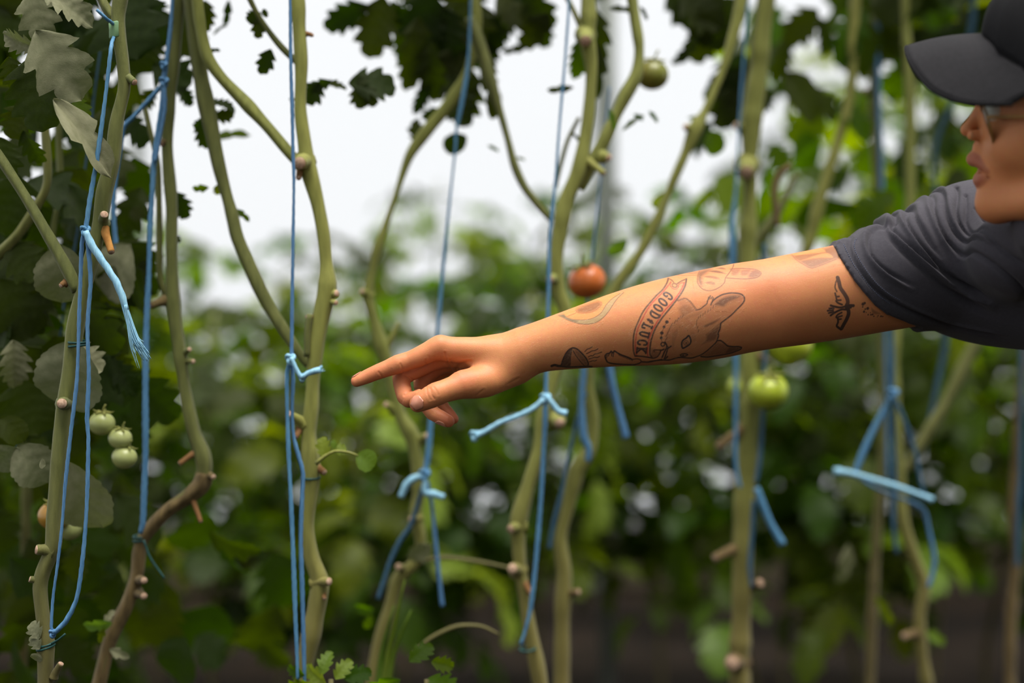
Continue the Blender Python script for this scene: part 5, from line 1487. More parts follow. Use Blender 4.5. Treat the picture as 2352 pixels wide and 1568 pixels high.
# seed-shaped tattoo with rays
Fl(C3((250, 1425), (270, 1340), (310, 1230), (370, 1140), (450, 1090), (430, 1250), (420, 1430)), .85)
Fl(C3((460, 1110), (530, 1120), (620, 1190), (700, 1280), (745, 1370), (740, 1425), (690, 1420), (600, 1330), (520, 1230)), .62)
Fl(C3((420, 1430), (430, 1250), (455, 1110), (520, 1230), (600, 1330), (690, 1420)), .22)
S(C3((250, 1425), (270, 1340), (310, 1230), (370, 1140), (450, 1090), (530, 1110), (620, 1190), (700, 1280), (745, 1370), (745, 1430)), 3.4, .9)
S(C3((460, 1140), (520, 1240), (600, 1340), (680, 1420)), 3.0, .8)
S(C3((240, 1430), (380, 1445), (550, 1440), (750, 1432), (820, 1442)), 4.0, .9)
S(C3((75, 1425), (130, 1408), (200, 1425), (250, 1425)), 5.5, .9)
for a in (((675, 1155), (720, 1110), (750, 1105), (805, 1070)), ((705, 1195), (760, 1170), (800, 1145), (850, 1140), (910, 1105)), ((740, 1255), (790, 1230), (820, 1235), (860, 1200), (900, 1195), (980, 1165)), ((750, 1295), (800, 1280), (850, 1260), (900, 1265), (945, 1245)), ((770, 1345), (830, 1325), (860, 1330), (895, 1315))): S(C3(*a), 2.0, .85)
# halved fruit with a stone
Fl(C3((300, 470), (340, 520), (430, 560), (550, 575), (700, 575), (820, 545), (920, 490), (990, 420), (1060, 310), (1140, 220), (1230, 150), (1330, 90), (1200, 60), (600, 200), (300, 400)), .6, 3)
Fl(C3((205, 490), (280, 530), (370, 580), (480, 620), (600, 650), (740, 655), (860, 630), (950, 580), (1040, 500), (1120, 400), (1200, 280), (1270, 190), (1340, 120), (1400, 70), (1330, 90), (1230, 150), (1140, 220), (1060, 310), (990, 420), (920, 490), (820, 545), (700, 575), (550, 575), (430, 560), (340, 520), (300, 470)), .75, 2)
Fl(C3((205, 490), (280, 530), (370, 580), (480, 620), (550, 600), (430, 560), (340, 520), (300, 470)), .35)
Fl(C3((520, 400), (560, 440), (680, 450), (800, 430), (900, 380), (980, 300), (980, 250), (930, 225), (760, 270), (560, 350)), .36)
S(C3((520, 400), (560, 440), (680, 450), (800, 430), (900, 380), (980, 300), (985, 255), (930, 230)), 1.5, .6)
S(C3((205, 490), (280, 530), (370, 580), (480, 620), (600, 650), (740, 655), (860, 630), (950, 580), (1040, 500), (1120, 400), (1200, 280), (1270, 190), (1340, 120), (1400, 70)), 1.5, .6)
S(C3((300, 470), (340, 520), (430, 560), (550, 575), (700, 575), (820, 545), (920, 490), (990, 420), (1060, 310), (1140, 220), (1230, 150), (1330, 90)), 1.4, .55)
S(C3((530, 440), (350, 520)), 1.2, .55)
# two loaves
Fl(C4((375, 450), (400, 350), (480, 310), (600, 290), (500, 370), (440, 420), (430, 520), (400, 545)), .38)
for pl, v_ in ((((440, 410), (520, 395), (620, 415), (655, 445), (550, 435)), .5), (((450, 495), (520, 475), (590, 490), (585, 522), (500, 508)), .5), (((500, 330), (640, 325), (740, 372), (600, 352)), .4), (((640, 290), (720, 280), (760, 310), (690, 305)), .35)): Fl(C4(*pl), v_)
S(C4((430, 330), (395, 380), (375, 450), (370, 490), (390, 540), (430, 580), (500, 600), (580, 585), (660, 540), (710, 490), (730, 430), (790, 360), (840, 300), (885, 235)), 1.9, .65)
Fl(C4((1060, 340), (1130, 320), (1190, 360), (1170, 400), (1100, 432), (1020, 420)), .55)
Fl(C4((820, 305), (940, 312), (880, 385), (820, 392)), .45); Fl(C4((945, 325), (1070, 315), (1010, 390), (930, 392)), .45)
S(C4((810, 310), (900, 300), (1030, 305), (1130, 320), (1190, 360), (1170, 400), (1100, 435), (980, 445), (850, 440), (740, 430)), 1.9, .65)
S(C4((140, 380), (250, 390), (390, 390)), 1.4, .5); Fl(C4((260, 350), (400, 330), (390, 370), (300, 372)), .2)
# shaded block under the sleeve
Fl(C4((1650, 120), (2100, 20), (2230, -10), (2240, 170), (2190, 180), (1900, 290), (1820, 297), (1670, 180)), .55)
Fl(C4((1715, 206), (2000, 108), (2110, 98), (2150, 160), (2000, 160), (1850, 178)), -.40); Fl(C4((1660, 112), (2060, 25), (2080, 78), (1690, 122)), -.40)
Fl(C4((1660, 100), (2080, 20), (2090, 90), (2150, 160), (1720, 205)), .5, 3)
S(C4((1650, 120), (1670, 180), (1720, 230), (1820, 296), (1900, 290), (2050, 235), (2190, 180)), 1.6, .6)
# bird
S(C5((415, 320), (438, 420), (462, 530), (545, 650), (600, 740), (618, 820), (590, 890)), 8.5, .82)
S(C5((412, 300), (424, 360)), 3.5, .8)
S(C5((590, 900), (640, 970), (655, 1050), (630, 1150), (590, 1250), (560, 1340)), 8.5, .88)
S(C5((412, 330), (370, 420), (350, 520), (385, 600)), 3.4, .75); S(C5((350, 635), (372, 700), (430, 700)), 4.0, .82); S(C5((372, 715), (392, 772), (470, 772)), 4.0, .82); S(C5((372, 790), (415, 830), (500, 862)), 4.2, .85)
S(C5((720, 885), (600, 890), (480, 920), (360, 905), (265, 880)), 4.6, .88); S(C5((600, 960), (500, 960), (380, 1010), (280, 1078)), 4.6, .9); S(C5((640, 880), (740, 882)), 6.5, .88); S(C5((620, 940), (690, 915)), 5, .88)
for a in (((240, 940), (330, 935)), ((208, 985), (320, 970)), ((235, 1030), (330, 1005))): S(C5(*a), 4.2, .88)
S(C5((505, 1020), (430, 1060), (400, 1110), (440, 1135)), 4, .88); S(C5((440, 1110), (520, 1085)), 3.6, .88); S(C5((440, 1160), (510, 1150)), 3.6, .88); S(C5((440, 1140), (455, 1215), (445, 1290), (555, 1360)), 4.6, .9)
for (x_, y_, r_) in ((940, 850, 30), (975, 830, 24), (940, 905, 14), (1050, 935, 27), (1000, 950, 16), (980, 1000, 22), (1030, 1015, 10), (1120, 1020, 10), (1080, 1060, 14), (1140, 1060, 16), (1175, 1055, 18), (1210, 1090, 14), (1300, 1080, 12), (1370, 1090, 18), (1410, 1095, 14), (1290, 1105, 8)): D(C5((x_, y_))[0], r_ / 8.71, .85)
Fl(C5((1130, 920), (1200, 970), (1340, 1040), (1200, 1045), (1150, 1000)), .5)

# refine the mesh where ink lies, twice, then evaluate the ink there
allpl = [pl for pl, *_ in strokes] + [pl for pl, *_ in fills]
inkpts = np.vstack([smooth_pl(p, 4.0) for p in allpl])
gridm = np.zeros((W // 6 + 2, H // 6 + 2), bool)
ij = (inkpts / 6).astype(int)
for dx in (-1, 0, 1):
    for dy in (-1, 0, 1): gridm[np.clip(ij[:, 0] + dx, 0, W // 6), np.clip(ij[:, 1] + dy, 0, H // 6)] = True


def ink_mask(V, F, Nr):
    c_ = V[F].mean(1); p_ = to_px(c_)
    ok = (p_[:, 0] > 1240) & (p_[:, 0] < 2120) & (p_[:, 1] > 540) & (p_[:, 1] < 880) & (np.abs(c_[:, 1] - Y0) < .09) & (Nr[F].mean(1)[:, 1] < 0.25)
    q_ = (p_ / 6).astype(int); q_[:, 0] = np.clip(q_[:, 0], 0, W // 6); q_[:, 1] = np.clip(q_[:, 1], 0, H // 6)
    return ok & gridm[q_[:, 0], q_[:, 1]]


tris = tri
for it in range(2):
    m = ink_mask(V, F, Ng)
    n0 = len(V)
    V, F, t_ = subdivide(V, F, m)
    tris = np.vstack([tris, t_])
    newV, gN = project(body_f, V[n0:])
    V[n0:] = newV; Ng = np.vstack([Ng, gN])

px = to_px(V)
front = Ng[:, 1] < 0.2
disp = np.zeros(len(V))
for pl, w, dep in creases:
    pl = np.array(pl)
    lo_, hi_ = pl.min(0) - 8, pl.max(0) + 8
    sel = np.nonzero(front & (px[:, 0] > lo_[0]) & (px[:, 0] < hi_[0]) & (px[:, 1] > lo_[1]) & (px[:, 1] < hi_[1]))[0]
    if len(sel) == 0: continue
    d_ = seg_dist(px[sel], smooth_pl(pl))
    w *= 1.35; disp[sel] -= dep * .75 * np.exp(-(d_ / w) ** 2) - dep * .22 * np.exp(-((d_ - 2.6 * w) / (1.3 * w)) ** 2)
# soft hollow in the crook of the elbow, tendon and muscle swell
d_ = np.hypot(px[:, 0] - 1768, px[:, 1] - 700)
disp -= np.where(front & (px[:, 0] > 1600) & (px[:, 0] < 1900), .0022 * np.exp(-(np.hypot((px[:, 0] - 1768) / 38, (px[:, 1] - 706) / 60)) ** 2), 0)
V = V + Ng * disp[:, None]


px = to_px(V)
arm_zone = (px[:, 0] > 1240) & (px[:, 0] < 2130) & (np.abs(V[:, 1] - Y0) < .1) & (Ng[:, 1] < 0.3)
ink = np.zeros((len(V), 4)); ink[:, 3] = 1.0
olive = np.zeros(len(V))
chan = [ink[:, 0], ink[:, 1], olive, ink[:, 2]]


def inside(p, poly):
    x_, y_ = p[:, 0], p[:, 1]; r_ = np.zeros(len(p), bool)
    n_ = len(poly)
    for i in range(n_):
        x1, y1 = poly[i]; x2, y2 = poly[(i + 1) % n_]
        cnd = ((y1 > y_) != (y2 > y_)) & (x_ < (x2 - x1) * (y_ - y1) / (y2 - y1 + 1e-12) + x1)
        r_ ^= cnd
    return r_


for pl, v_, ch in fills:
    lo_, hi_ = pl.min(0) - 6, pl.max(0) + 6
    sel = np.nonzero(arm_zone & (px[:, 0] > lo_[0]) & (px[:, 0] < hi_[0]) & (px[:, 1] > lo_[1]) & (px[:, 1] < hi_[1]))[0]
    if len(sel) == 0: continue
    sp_ = smooth_pl(np.vstack([pl, pl[:1]]), 5.0)
    d_ = seg_dist(px[sel], sp_); ins = inside(px[sel], sp_)
    sd = np.where(ins, -d_, d_)
    a_ = np.clip(.5 - sd / (float(np.clip(.3 * (hi_ - lo_ - 12).min(), 3, 9)) if ch == 0 and 0 < v_ < .8 else 3.0), 0, 1)
    if v_ > 0: chan[ch][sel] = np.maximum(chan[ch][sel], a_ * v_)
    else: chan[ch][sel] = np.minimum(chan[ch][sel], np.maximum(chan[ch][sel] + a_ * v_, 0))
for pl, w_, v_, ch in strokes:
    lo_, hi_ = pl.min(0) - 6, pl.max(0) + 6
    sel = np.nonzero(arm_zone & (px[:, 0] > lo_[0]) & (px[:, 0] < hi_[0]) & (px[:, 1] > lo_[1]) & (px[:, 1] < hi_[1]))[0]
    if len(sel) == 0: continue
    sp_ = smooth_pl(pl, 2.0) if len(pl) > 2 else pl
    d_ = seg_dist(px[sel], sp_)
    a_ = np.clip((w_ * .5 + .7 - d_) / 1.4, 0, 1)
    chan[ch][sel] = np.maximum(chan[ch][sel], a_ * v_)

# flush: redder knuckles and finger tips, lips
flush = np.zeros(len(V))
for (q_, r_, a_) in [(Z7(150, 715, 0, 1), .014, .8), (Z7(1235, 300, 0, 1), .016, .5), (Z7(720, 510, 0, 1), .012, .35), (Z7(1480, 700, -.02, 1), .014, .8), (Z7(960, 1000, -.03, 1), .014, .55), (Z7(1160, 860, -.03, 1), .012, .4), (Z7(800, 960, 0, 1), .018, .7), (Z7(1340, 1215, .01, 1), .016, 1.0), (Z7(1400, 1180, .03, 1), .016, 1.0), (Z7(1100, 640, .02, 1), .022, .6), (Z7(500, 600, 0, 1), .05, .42), (Z7(850, 800, 0, 1), .045, .5), (A_(1775, 705, 1, -.045), .03, .35), (A_(1740, 690, 1, -.04), .045, .3), (A_(1430, 700, 1, -.03), .03, .15)]:
    flush = np.maximum(flush, a_ * np.exp(-((V - np.array(q_[:3])) ** 2).sum(1) / r_ ** 2))
lips = np.zeros(len(V))
fsel = np.nonzero((np.linalg.norm(V - Hd(2256, 390), axis=1) < .035))[0]
for prs in (head[LIP0:LIP0 + 2], head[LIP0 + 2:LIP0 + 4]):
    for pr in prs:
        e_ = pr.eval(V[fsel], V[fsel].min(0), V[fsel].max(0))
        if e_ is not None: lips[fsel] = np.maximum(lips[fsel], np.clip(1 - (e_ - .0004) / .0025, 0, 1))

me = fast_mesh('body', V, [F, tris])
a1 = me.color_attributes.new('ink', 'FLOAT_COLOR', 'POINT')
buf = np.ones((len(V), 4), np.float32); buf[:, 0] = ink[:, 0]; buf[:, 1] = ink[:, 1]; buf[:, 2] = ink[:, 2]
a1.data.foreach_set('color', buf.ravel())
a2 = me.color_attributes.new('tone', 'FLOAT_COLOR', 'POINT')
buf2 = np.ones((len(V), 4), np.float32); buf2[:, 0] = flush; buf2[:, 1] = lips; buf2[:, 2] = olive
a2.data.foreach_set('color', buf2.ravel())

# skin material: warm base, mottling, pores, ink under the skin
sk = bpy.data.materials.new('skin'); sk.use_nodes = True
N_, L_ = sk.node_tree.nodes, sk.node_tree.links
N_.clear()
o_ = N_.new('ShaderNodeOutputMaterial'); b_ = N_.new('ShaderNodeBsdfPrincipled')
b_.inputs['Roughness'].default_value = 0.5; b_.inputs['Specular IOR Level'].default_value = 0.3
b_.inputs['Subsurface Weight'].default_value = 0.25; b_.inputs['Subsurface Radius'].default_value = (1, .36, .2); b_.inputs['Subsurface Scale'].default_value = 0.005
tc_ = N_.new('ShaderNodeTexCoord')


def nnoise(scale, detail=4):
    n_ = N_.new('ShaderNodeTexNoise'); n_.inputs['Scale'].default_value = scale; n_.inputs['Detail'].default_value = detail
    L_.new(tc_.outputs['Object'], n_.inputs['Vector']); return n_.outputs['Fac']


def nmix(fac, a, b, k=1.0, lo=None):
    m_ = N_.new('ShaderNodeMix'); m_.data_type = 'RGBA'
    f_ = fac
    if lo is not None:
        r_ = N_.new('ShaderNodeMapRange'); r_.inputs['From Min'].default_value = lo[0]; r_.inputs['From Max'].default_value = lo[1]; r_.inputs['To Max'].default_value = k
        L_.new(fac, r_.inputs['Value']); f_ = r_.outputs[0]
    L_.new(f_, m_.inputs['Factor'])
    if isinstance(a, tuple): m_.inputs['A'].default_value = a
    else: L_.new(a, m_.inputs['A'])
    if isinstance(b, tuple): m_.inputs['B'].default_value = b
    else: L_.new(b, m_.inputs['B'])
    return m_.outputs['Result']


SKIN = lin(202, 136, 88)
c_ = nmix(nnoise(28), SKIN, lin(194, 126, 80), 1.0, (.35, .65))
c_ = nmix(nnoise(220), c_, lin(200, 122, 88), .6, (.45, .75))
c_ = nmix(nnoise(900, 2), c_, lin(212, 152, 108), .35, (.5, .8))
at1 = N_.new('ShaderNodeVertexColor'); at1.layer_name = 'ink'; at2 = N_.new('ShaderNodeVertexColor'); at2.layer_name = 'tone'
s1 = N_.new('ShaderNodeSeparateColor'); s2 = N_.new('ShaderNodeSeparateColor')
L_.new(at1.outputs['Color'], s1.inputs[0]); L_.new(at2.outputs['Color'], s2.inputs[0])
c_ = nmix(s2.outputs[0], c_, lin(196, 104, 78), .75, (0, 1))
c_ = nmix(s2.outputs[1], c_, lin(146, 80, 62), .8, (0, 1))
c_ = nmix(s1.outputs[2], c_, lin(224, 142, 74), .8, (0, 1))
c_ = nmix(s2.outputs[2], c_, lin(146, 138, 100), .9, (0, 1))
c_ = nmix(s1.outputs[1], c_, lin(178, 54, 52), .9, (0, 1))
c_ = nmix(s1.outputs[0], c_, lin(42, 41, 45), .97, (0, 1))
L_.new(c_, b_.inputs['Base Color'])
bp_ = N_.new('ShaderNodeBump'); bp_.inputs['Strength'].default_value = 0.3; bp_.inputs['Distance'].default_value = 0.0006
L_.new(nnoise(1100, 4), bp_.inputs['Height']); L_.new(bp_.outputs[0], b_.inputs['Normal'])
L_.new(b_.outputs[0], o_.inputs['Surface'])
me.materials.append(sk)

person = tag(empty('person', (0.80, 1.37, 0)), 'person in a dark cap and charcoal tee reaching out and pointing left', 'person')
body = link('body', me, person)
body['label'] = 'bare tattooed arm, pointing hand and face'

# fine pale hair on the forearm and upper arm
mat('down', lin(214, 186, 150), rough=.5, spec=.3)
rh = np.random.default_rng(12)
cand = np.nonzero((V[:, 0] > P(1180, 0, Y0)[0]) & (V[:, 0] < P(1900, 0, Y0)[0]) & (Ng[:, 1] < .35) & (np.abs(V[:, 1] - Y0) < .08))[0]
pick = rh.choice(cand, 2600)
hb = V[pick]; hn = Ng[pick]
dirn = np.stack([-.75 + .5 * rh.random(len(pick)), .3 * (rh.random(len(pick)) - .5), -.25 + .5 * (rh.random(len(pick)) - .5)], -1)
dirn = dirn - hn * (dirn * hn).sum(1)[:, None]; dirn /= np.linalg.norm(dirn, axis=1)[:, None]
hl = .0025 + .0045 * rh.random(len(pick))[:, None]
sd_ = np.cross(hn, dirn) * 3.2e-5
mid_ = hb + (dirn * .6 + hn * .32) * hl * .55; tip_ = hb + (dirn * .95 + hn * .38) * hl
hv = np.stack([hb - sd_, hb + sd_, mid_ + sd_ * .8, mid_ - sd_ * .8, tip_], 1).reshape(-1, 3)
b5 = np.arange(len(pick))[:, None] * 5
o = link('arm_hair', fast_mesh('arm_hair', hv, [b5 + np.array([0, 1, 2, 3]), b5 + np.array([3, 2, 4])], [MATS['down']]), body)
o['kind'] = 'stuff'

# fingernails
mat('nail', lin(194, 132, 106), lin(180, 116, 92), rough=0.3, spec=0.5, scale=150)


def nail(base, tip, side_w, normal_hint, name='fingernail', curve=.35, lift=0.0):
    """curved nail plate laid on the finger: base, tip points; half width; outward normal"""
    base, tip = np.asarray(base, float), np.asarray(tip, float)
    ax = tip - base; L = np.linalg.norm(ax); ax /= L
    nn = np.asarray(normal_hint, float); nn = nn - ax * nn.dot(ax); nn /= np.linalg.norm(nn)
    sd = np.cross(nn, ax)
    V_, F_ = [], []
    nu, nv = 9, 9
    for i in range(nu):
        t = i / (nu - 1)
        hw = side_w * (1 - .9 * abs(2 * t - 1) ** 5) * (.94 + .06 * t)
        for j in range(nv):
            u_ = (j / (nv - 1) - .5) * 2
            V_.append(base + ax * L * (t + (.10 * (1 - u_ * u_) if t > .5 else -.06 * (1 - u_ * u_))) + sd * hw * u_ + nn * (lift - curve * side_w * u_ * u_ - .0003 * (1 - t)))
    V_ = np.array(V_)
    for _ in range(3):
        d_ = body_f(V_); g_, l_ = grad(body_f, V_, d=d_); V_ = V_ - nn * np.clip((d_ - .0004) / np.maximum(l_ * (g_ @ nn), .35), -.003, .003)[:, None]
    for i in range(nu - 1):
        for j in range(nv - 1): F_.append((i * nv + j, i * nv + j + 1, (i + 1) * nv + j + 1, (i + 1) * nv + j))
    o = link(name, fast_mesh(name, V_, np.array(F_), [MATS['nail']]), body)
    so = o.modifiers.new('thickness', 'SOLIDIFY'); so.thickness = 0.0005; so.offset = 0
    return o


def on_skin(p, n):
    """slide p along n to the skin surface"""
    p = np.asarray(p, float); n = np.asarray(n, float) / np.linalg.norm(n)
    t = np.linspace(-.02, .03, 400)
    d = body_f.one(p + t[:, None] * n)
    i = np.nonzero((d[:-1] < 0) & (d[1:] >= 0))[0]
    return p + n * t[i[-1] + 1] if len(i) else p


nh = np.array((.20, -.75, .35))
tb = on_skin(Z7(1030, 955, -.029, 1)[:3], (0, -1, -.05)); tt = on_skin(Z7(898, 1004, -.030, 1)[:3], (-.15, -1, -.05))
nail(tb, tt, 7.6e-3, (-.12, -1, -.06), curve=.20, lift=.0003)
ib = on_skin(Z7(290, 690, -.003, 1)[:3], (-.35, .0, .95)); it_ = on_skin(Z7(180, 722, -.004, 1)[:3], (-.5, .0, .9))
nail(ib, it_, 5.2e-3, (-.35, .05, .95), curve=.45, lift=.0003)
rb = on_skin(Z7(1210, 1160, .012, 1)[:3], (-.4, -.35, -.9)); rt = on_skin(Z7(1325, 1222, .010, 1)[:3], (-.3, -.35, -.9))
nail(rb, rt, 5.4e-3, (-.4, -.35, -.9), curve=.45, lift=.0002)
mb_ = on_skin(Z7(900, 940, -.007, 1)[:3], (-.1, .3, -1)); mt_ = on_skin(Z7(985, 910, -.010, 1)[:3], (.1, .3, -1))
nail(mb_, mt_, 5.4e-3, (0, .3, -1), curve=.45, lift=.0002)
pb = on_skin(Z7(1320, 1100, .031, 1)[:3], (-.6, 0, -.8)); pt = on_skin(Z7(1395, 1180, .028, 1)[:3], (-.5, 0, -.8))
nail(pb, pt, 4.6e-3, (-.6, 0, -.8), curve=.45, lift=.0002)

# eyes
mat('eye_white', lin(226, 222, 214), rough=0.25, spec=0.5); mat('iris', lin(58, 36, 22), rough=0.2, spec=0.5)
for s_ in (-1, 1):
    c0 = Hd(2292, 252, s_ * .031)
    mb = MB(); X, Fq = ball(c0, (.0116,) * 3, 20, 14); mb.add(X, Fq)
    X, Fq = ball(c0 - EX * .0072 - EZ * .001, (.0050, .0058, .0058), 14, 8); mb.add(X, Fq, 1)
    mb.build('eye', [MATS['eye_white'], MATS['iris']], body)

# hair gathered under the cap
mat('hair', lin(44, 32, 26), lin(30, 22, 18), rough=0.5, spec=0.4, scale=60, stretch=(1, 1, .1), bump=.6, bscale=300)
hair_f = Field([(0, [HE(2505, 240, 0, (0.078, 0.076, 0.066)), HE(2590, 335, 0, (0.05, 0.06, 0.062), .035), HE(2700, 330, 0, (.045, .04, .045), .02), HE(2476, 215, -.070, (.02, .012, .04), .02), HE(2476, 215, .070, (.02, .012, .04), .02)])])
Vh, Fh = net(hair_f, .004)
link('hair', fast_mesh('hair', Vh, Fh, [MATS['hair']]), person)

# ---- tee shirt
cloth = mat('tee', lin(68, 66, 73), lin(62, 60, 67), rough=0.85, spec=0.12, scale=300, bump=.25, bscale=1600, sheen=.08)


def SH(px, py, r_, dy): return A_(px, py, r_, dy)


shirt_prims = [
    Chain([A_(1890, 676, 114, .008), A_(1940, 667, 116, .012), A_(1990, 656, 121, .018), A_(2050, 640, 130, .026), A_(2110, 622, 139, .034), A_(2170, 606, 148, .04), A_(2235, 598, 172, .05), A_(2300, 604, 178, .055), A_(2380, 610, 176, .05)], .01),
    Chain([(*R_SH, .076), (0.64, 1.44, 1.265, .085), (0.74, 1.31, 1.265, .085), (*L_SH, .074)], .02, .04),
    Chain([(0.68, 1.39, 1.24, .085), (0.715, 1.37, 1.14, .125), (0.75, 1.37, 1.02, .115), (0.79, 1.37, .90, .125), (0.80, 1.37, .82, .13)], .03, .05),
    Chain([(*Hd(2478, 500), .060), (0.655, 1.36, 1.295, .064), (0.69, 1.37, 1.25, .08)], .02, .03),
    Ell(P(2352, 585, 1.42), (.055, .05, .045), .03),
    Chain([(*L_SH, .066), (0.885, 1.10, 1.13, .062), (0.90, 1.08, 1.08, .060)], .02, .03),
]
hem = np.array(C6((150, 540), (118, 590), (122, 680), (170, 800), (240, 930), (330, 1040), (450, 1160), (580, 1240), (700, 1280), (870, 1330), (1000, 1360)))
hemw = np.stack([(hem[:, 0] - W / 2) * K * (Y0 - .03), CAMZ + (H / 2 - hem[:, 1]) * K * (Y0 - .03)], -1)
hz = hemw[::-1, 1]; hxx = hemw[::-1, 0]


def hem_cut(p, d):
    """cut the sleeve open along the hem line, cut the collar and the waist"""
    xh = np.interp(p[:, 2], hz, hxx)
    f = (xh - p[:, 0]) * .8
    f = np.where(p[:, 0] < .62, f, -BIG)
    d = np.maximum(d, f)
    d = np.maximum(d, .80 - p[:, 2])
    # cuff of the other sleeve
    ax = np.array((.5, -.6, -1.2)); ax /= np.linalg.norm(ax)
    far = (p[:, 0] > .80) & (p[:, 1] < 1.2)
    d = np.where(far, np.maximum(d, (p - np.array((.892, 1.09, 1.11))) @ ax), d)
    return d


shirt_f = Field([(0, shirt_prims)], [(.006, Chain([(0.685, 1.362, 1.335, .052), (*Hd(2512, 500), .053), (*Hd(2470, 380), .064)], .01))], hem_cut)
V, F = net(shirt_f, .0030, lo=(.30, .95, .78), hi=(1.05, 1.70, 1.47))
Ns, _ = grad(shirt_f, V, .001)
for _ in range(2):
    m = (V[F].mean(1)[:, 0] < .60) & (V[F].mean(1)[:, 1] < 1.62) if _ == 0 else np.zeros(len(F), bool)
    if not m.any(): break
    n0 = len(V)
    V, F, tri_s = subdivide(V, F, m)
    Nn, _l = grad(shirt_f, V[n0:], .001); dd = shirt_f(V[n0:])
    ok = np.abs(dd) < .002
    V[n0:] = V[n0:] - Nn * np.where(ok, dd, 0)[:, None]
    Ns = np.vstack([Ns, Nn])
px = to_px(V, Y0 - .05)
folds = [  # polyline, half width px, height m (ridge +, groove -)
    (C6((335, 498), (292, 560), (284, 640), (312, 740), (370, 850), (450, 960), (560, 1060), (700, 1140), (850, 1205), (1000, 1255), (1200, 1312), (1500, 1385), (1865, 1470)), 5.0, -.0024),
    (C6((355, 490), (312, 560), (306, 640), (336, 740), (398, 850), (478, 950), (590, 1045), (730, 1120), (870, 1180), (1020, 1232), (1200, 1288), (1500, 1360), (1865, 1440)), 3.5, .0016),
    (C6((235, 560), (243, 640), (280, 760), (340, 860), (420, 970), (520, 1060)), 1.6, -.0007),
    (C6((660, 384), (560, 420), (490, 490), (455, 580), (460, 660), (505, 740), (600, 830), (720, 905), (860, 975)), 4.5, -.0030),
    (C6((640, 380), (530, 415), (460, 490), (425, 580), (432, 670), (480, 760), (580, 855), (700, 930), (850, 1000)), 7.0, .0034),
    (C6((770, 335), (730, 385), (745, 440), (810, 540), (915, 650), (1030, 755), (1140, 845), (1260, 925), (1420, 1010), (1600, 1100)), 5.0, -.0030),
    (C6((735, 330), (695, 385), (708, 450), (775, 555), (885, 670), (1000, 775), (1120, 870), (1250, 955), (1420, 1045), (1650, 1160)), 7.0, .0042),
    (C6((690, 420), (700, 500), (780, 620), (880, 720), (1000, 830), (1130, 940), (1260, 1020), (1480, 1150), (1700, 1280)), 9.0, -.0038),
    (C6((945, 212), (890, 270), (876, 350), (898, 450), (955, 570), (1060, 710), (1200, 850), (1380, 980), (1600, 1110)), 5.0, -.0038),
    (C6((915, 215), (858, 275), (845, 360), (868, 460), (925, 585), (1030, 725), (1170, 860)), 7.0, .0036),
    (C6((1010, 190), (978, 260), (975, 330), (1000, 440), (1045, 560), (1130, 690)), 4.0, -.0026),
    (C6((1060, 170), (1020, 250), (1018, 340), (1050, 450), (1100, 560)), 7.0, .0022),
    (C6((1200, 100), (1165, 180), (1152, 280), (1162, 400), (1205, 520), (1310, 680), (1460, 830), (1660, 1000), (1860, 1150)), 4.5, -.0036),
    (C6((1170, 110), (1130, 190), (1118, 290), (1130, 410), (1180, 540), (1290, 700)), 7.0, .0030),
    (C6((1300, 60), (1260, 180), (1250, 300), (1280, 430), (1350, 560), (1460, 690)), 4.0, -.0028),
    (C6((1400, 70), (1350, 190), (1336, 330), (1382, 480), (1445, 620), (1560, 760), (1760, 920)), 4.0, -.0032),
    (C6((1330, 60), (1300, 180), (1295, 310), (1330, 440), (1400, 570)), 6.0, .0022),
    (C6((1440, 180), (1400, 340), (1410, 480), (1480, 640)), 4.0, -.002), (C6((1540, 330), (1560, 460), (1590, 620), (1680, 800)), 4.0, -.0026), (C6((1840, 320), (1820, 560), (1850, 800)), 4.0, -.0026),
    (C6((330, 500), (440, 465), (500, 455)), 4.0, .0014), (C6((350, 495), (400, 478), (450, 470)), 3.0, -.001),
]
fr = Ns[:, 1] < .55
disp = np.zeros(len(V))
for pl, w_, dep in folds:
    pl = np.array(pl); u0 = pl[0] - pl[1]; pl = np.vstack([pl[0] + u0 / np.linalg.norm(u0) * 28, pl]); dep *= 1.55
    lo_, hi_ = pl.min(0) - 3 * w_, pl.max(0) + 3 * w_
    sel = np.nonzero(fr & (px[:, 0] > lo_[0]) & (px[:, 0] < hi_[0]) & (px[:, 1] > lo_[1]) & (px[:, 1] < hi_[1]) & (V[:, 0] < .64) & (V[:, 1] < 1.66))[0]
    if len(sel) == 0: continue
    sp_ = smooth_pl(pl, 4.0)
    d_ = seg_dist(px[sel], sp_)
    # fade out towards the ends
    e_ = np.minimum(np.hypot(*(px[sel] - sp_[-1]).T), 60) / 60
    disp[sel] += dep * np.exp(-(d_ / w_) ** 2) * np.clip(e_ + .15, 0, 1)
V = V + Ns * disp[:, None]
shirt = link('tee_shirt', fast_mesh('tee_shirt', V, [F, tri_s], [cloth]), person)
shirt['label'] = 'charcoal tee shirt with draped sleeve folds'
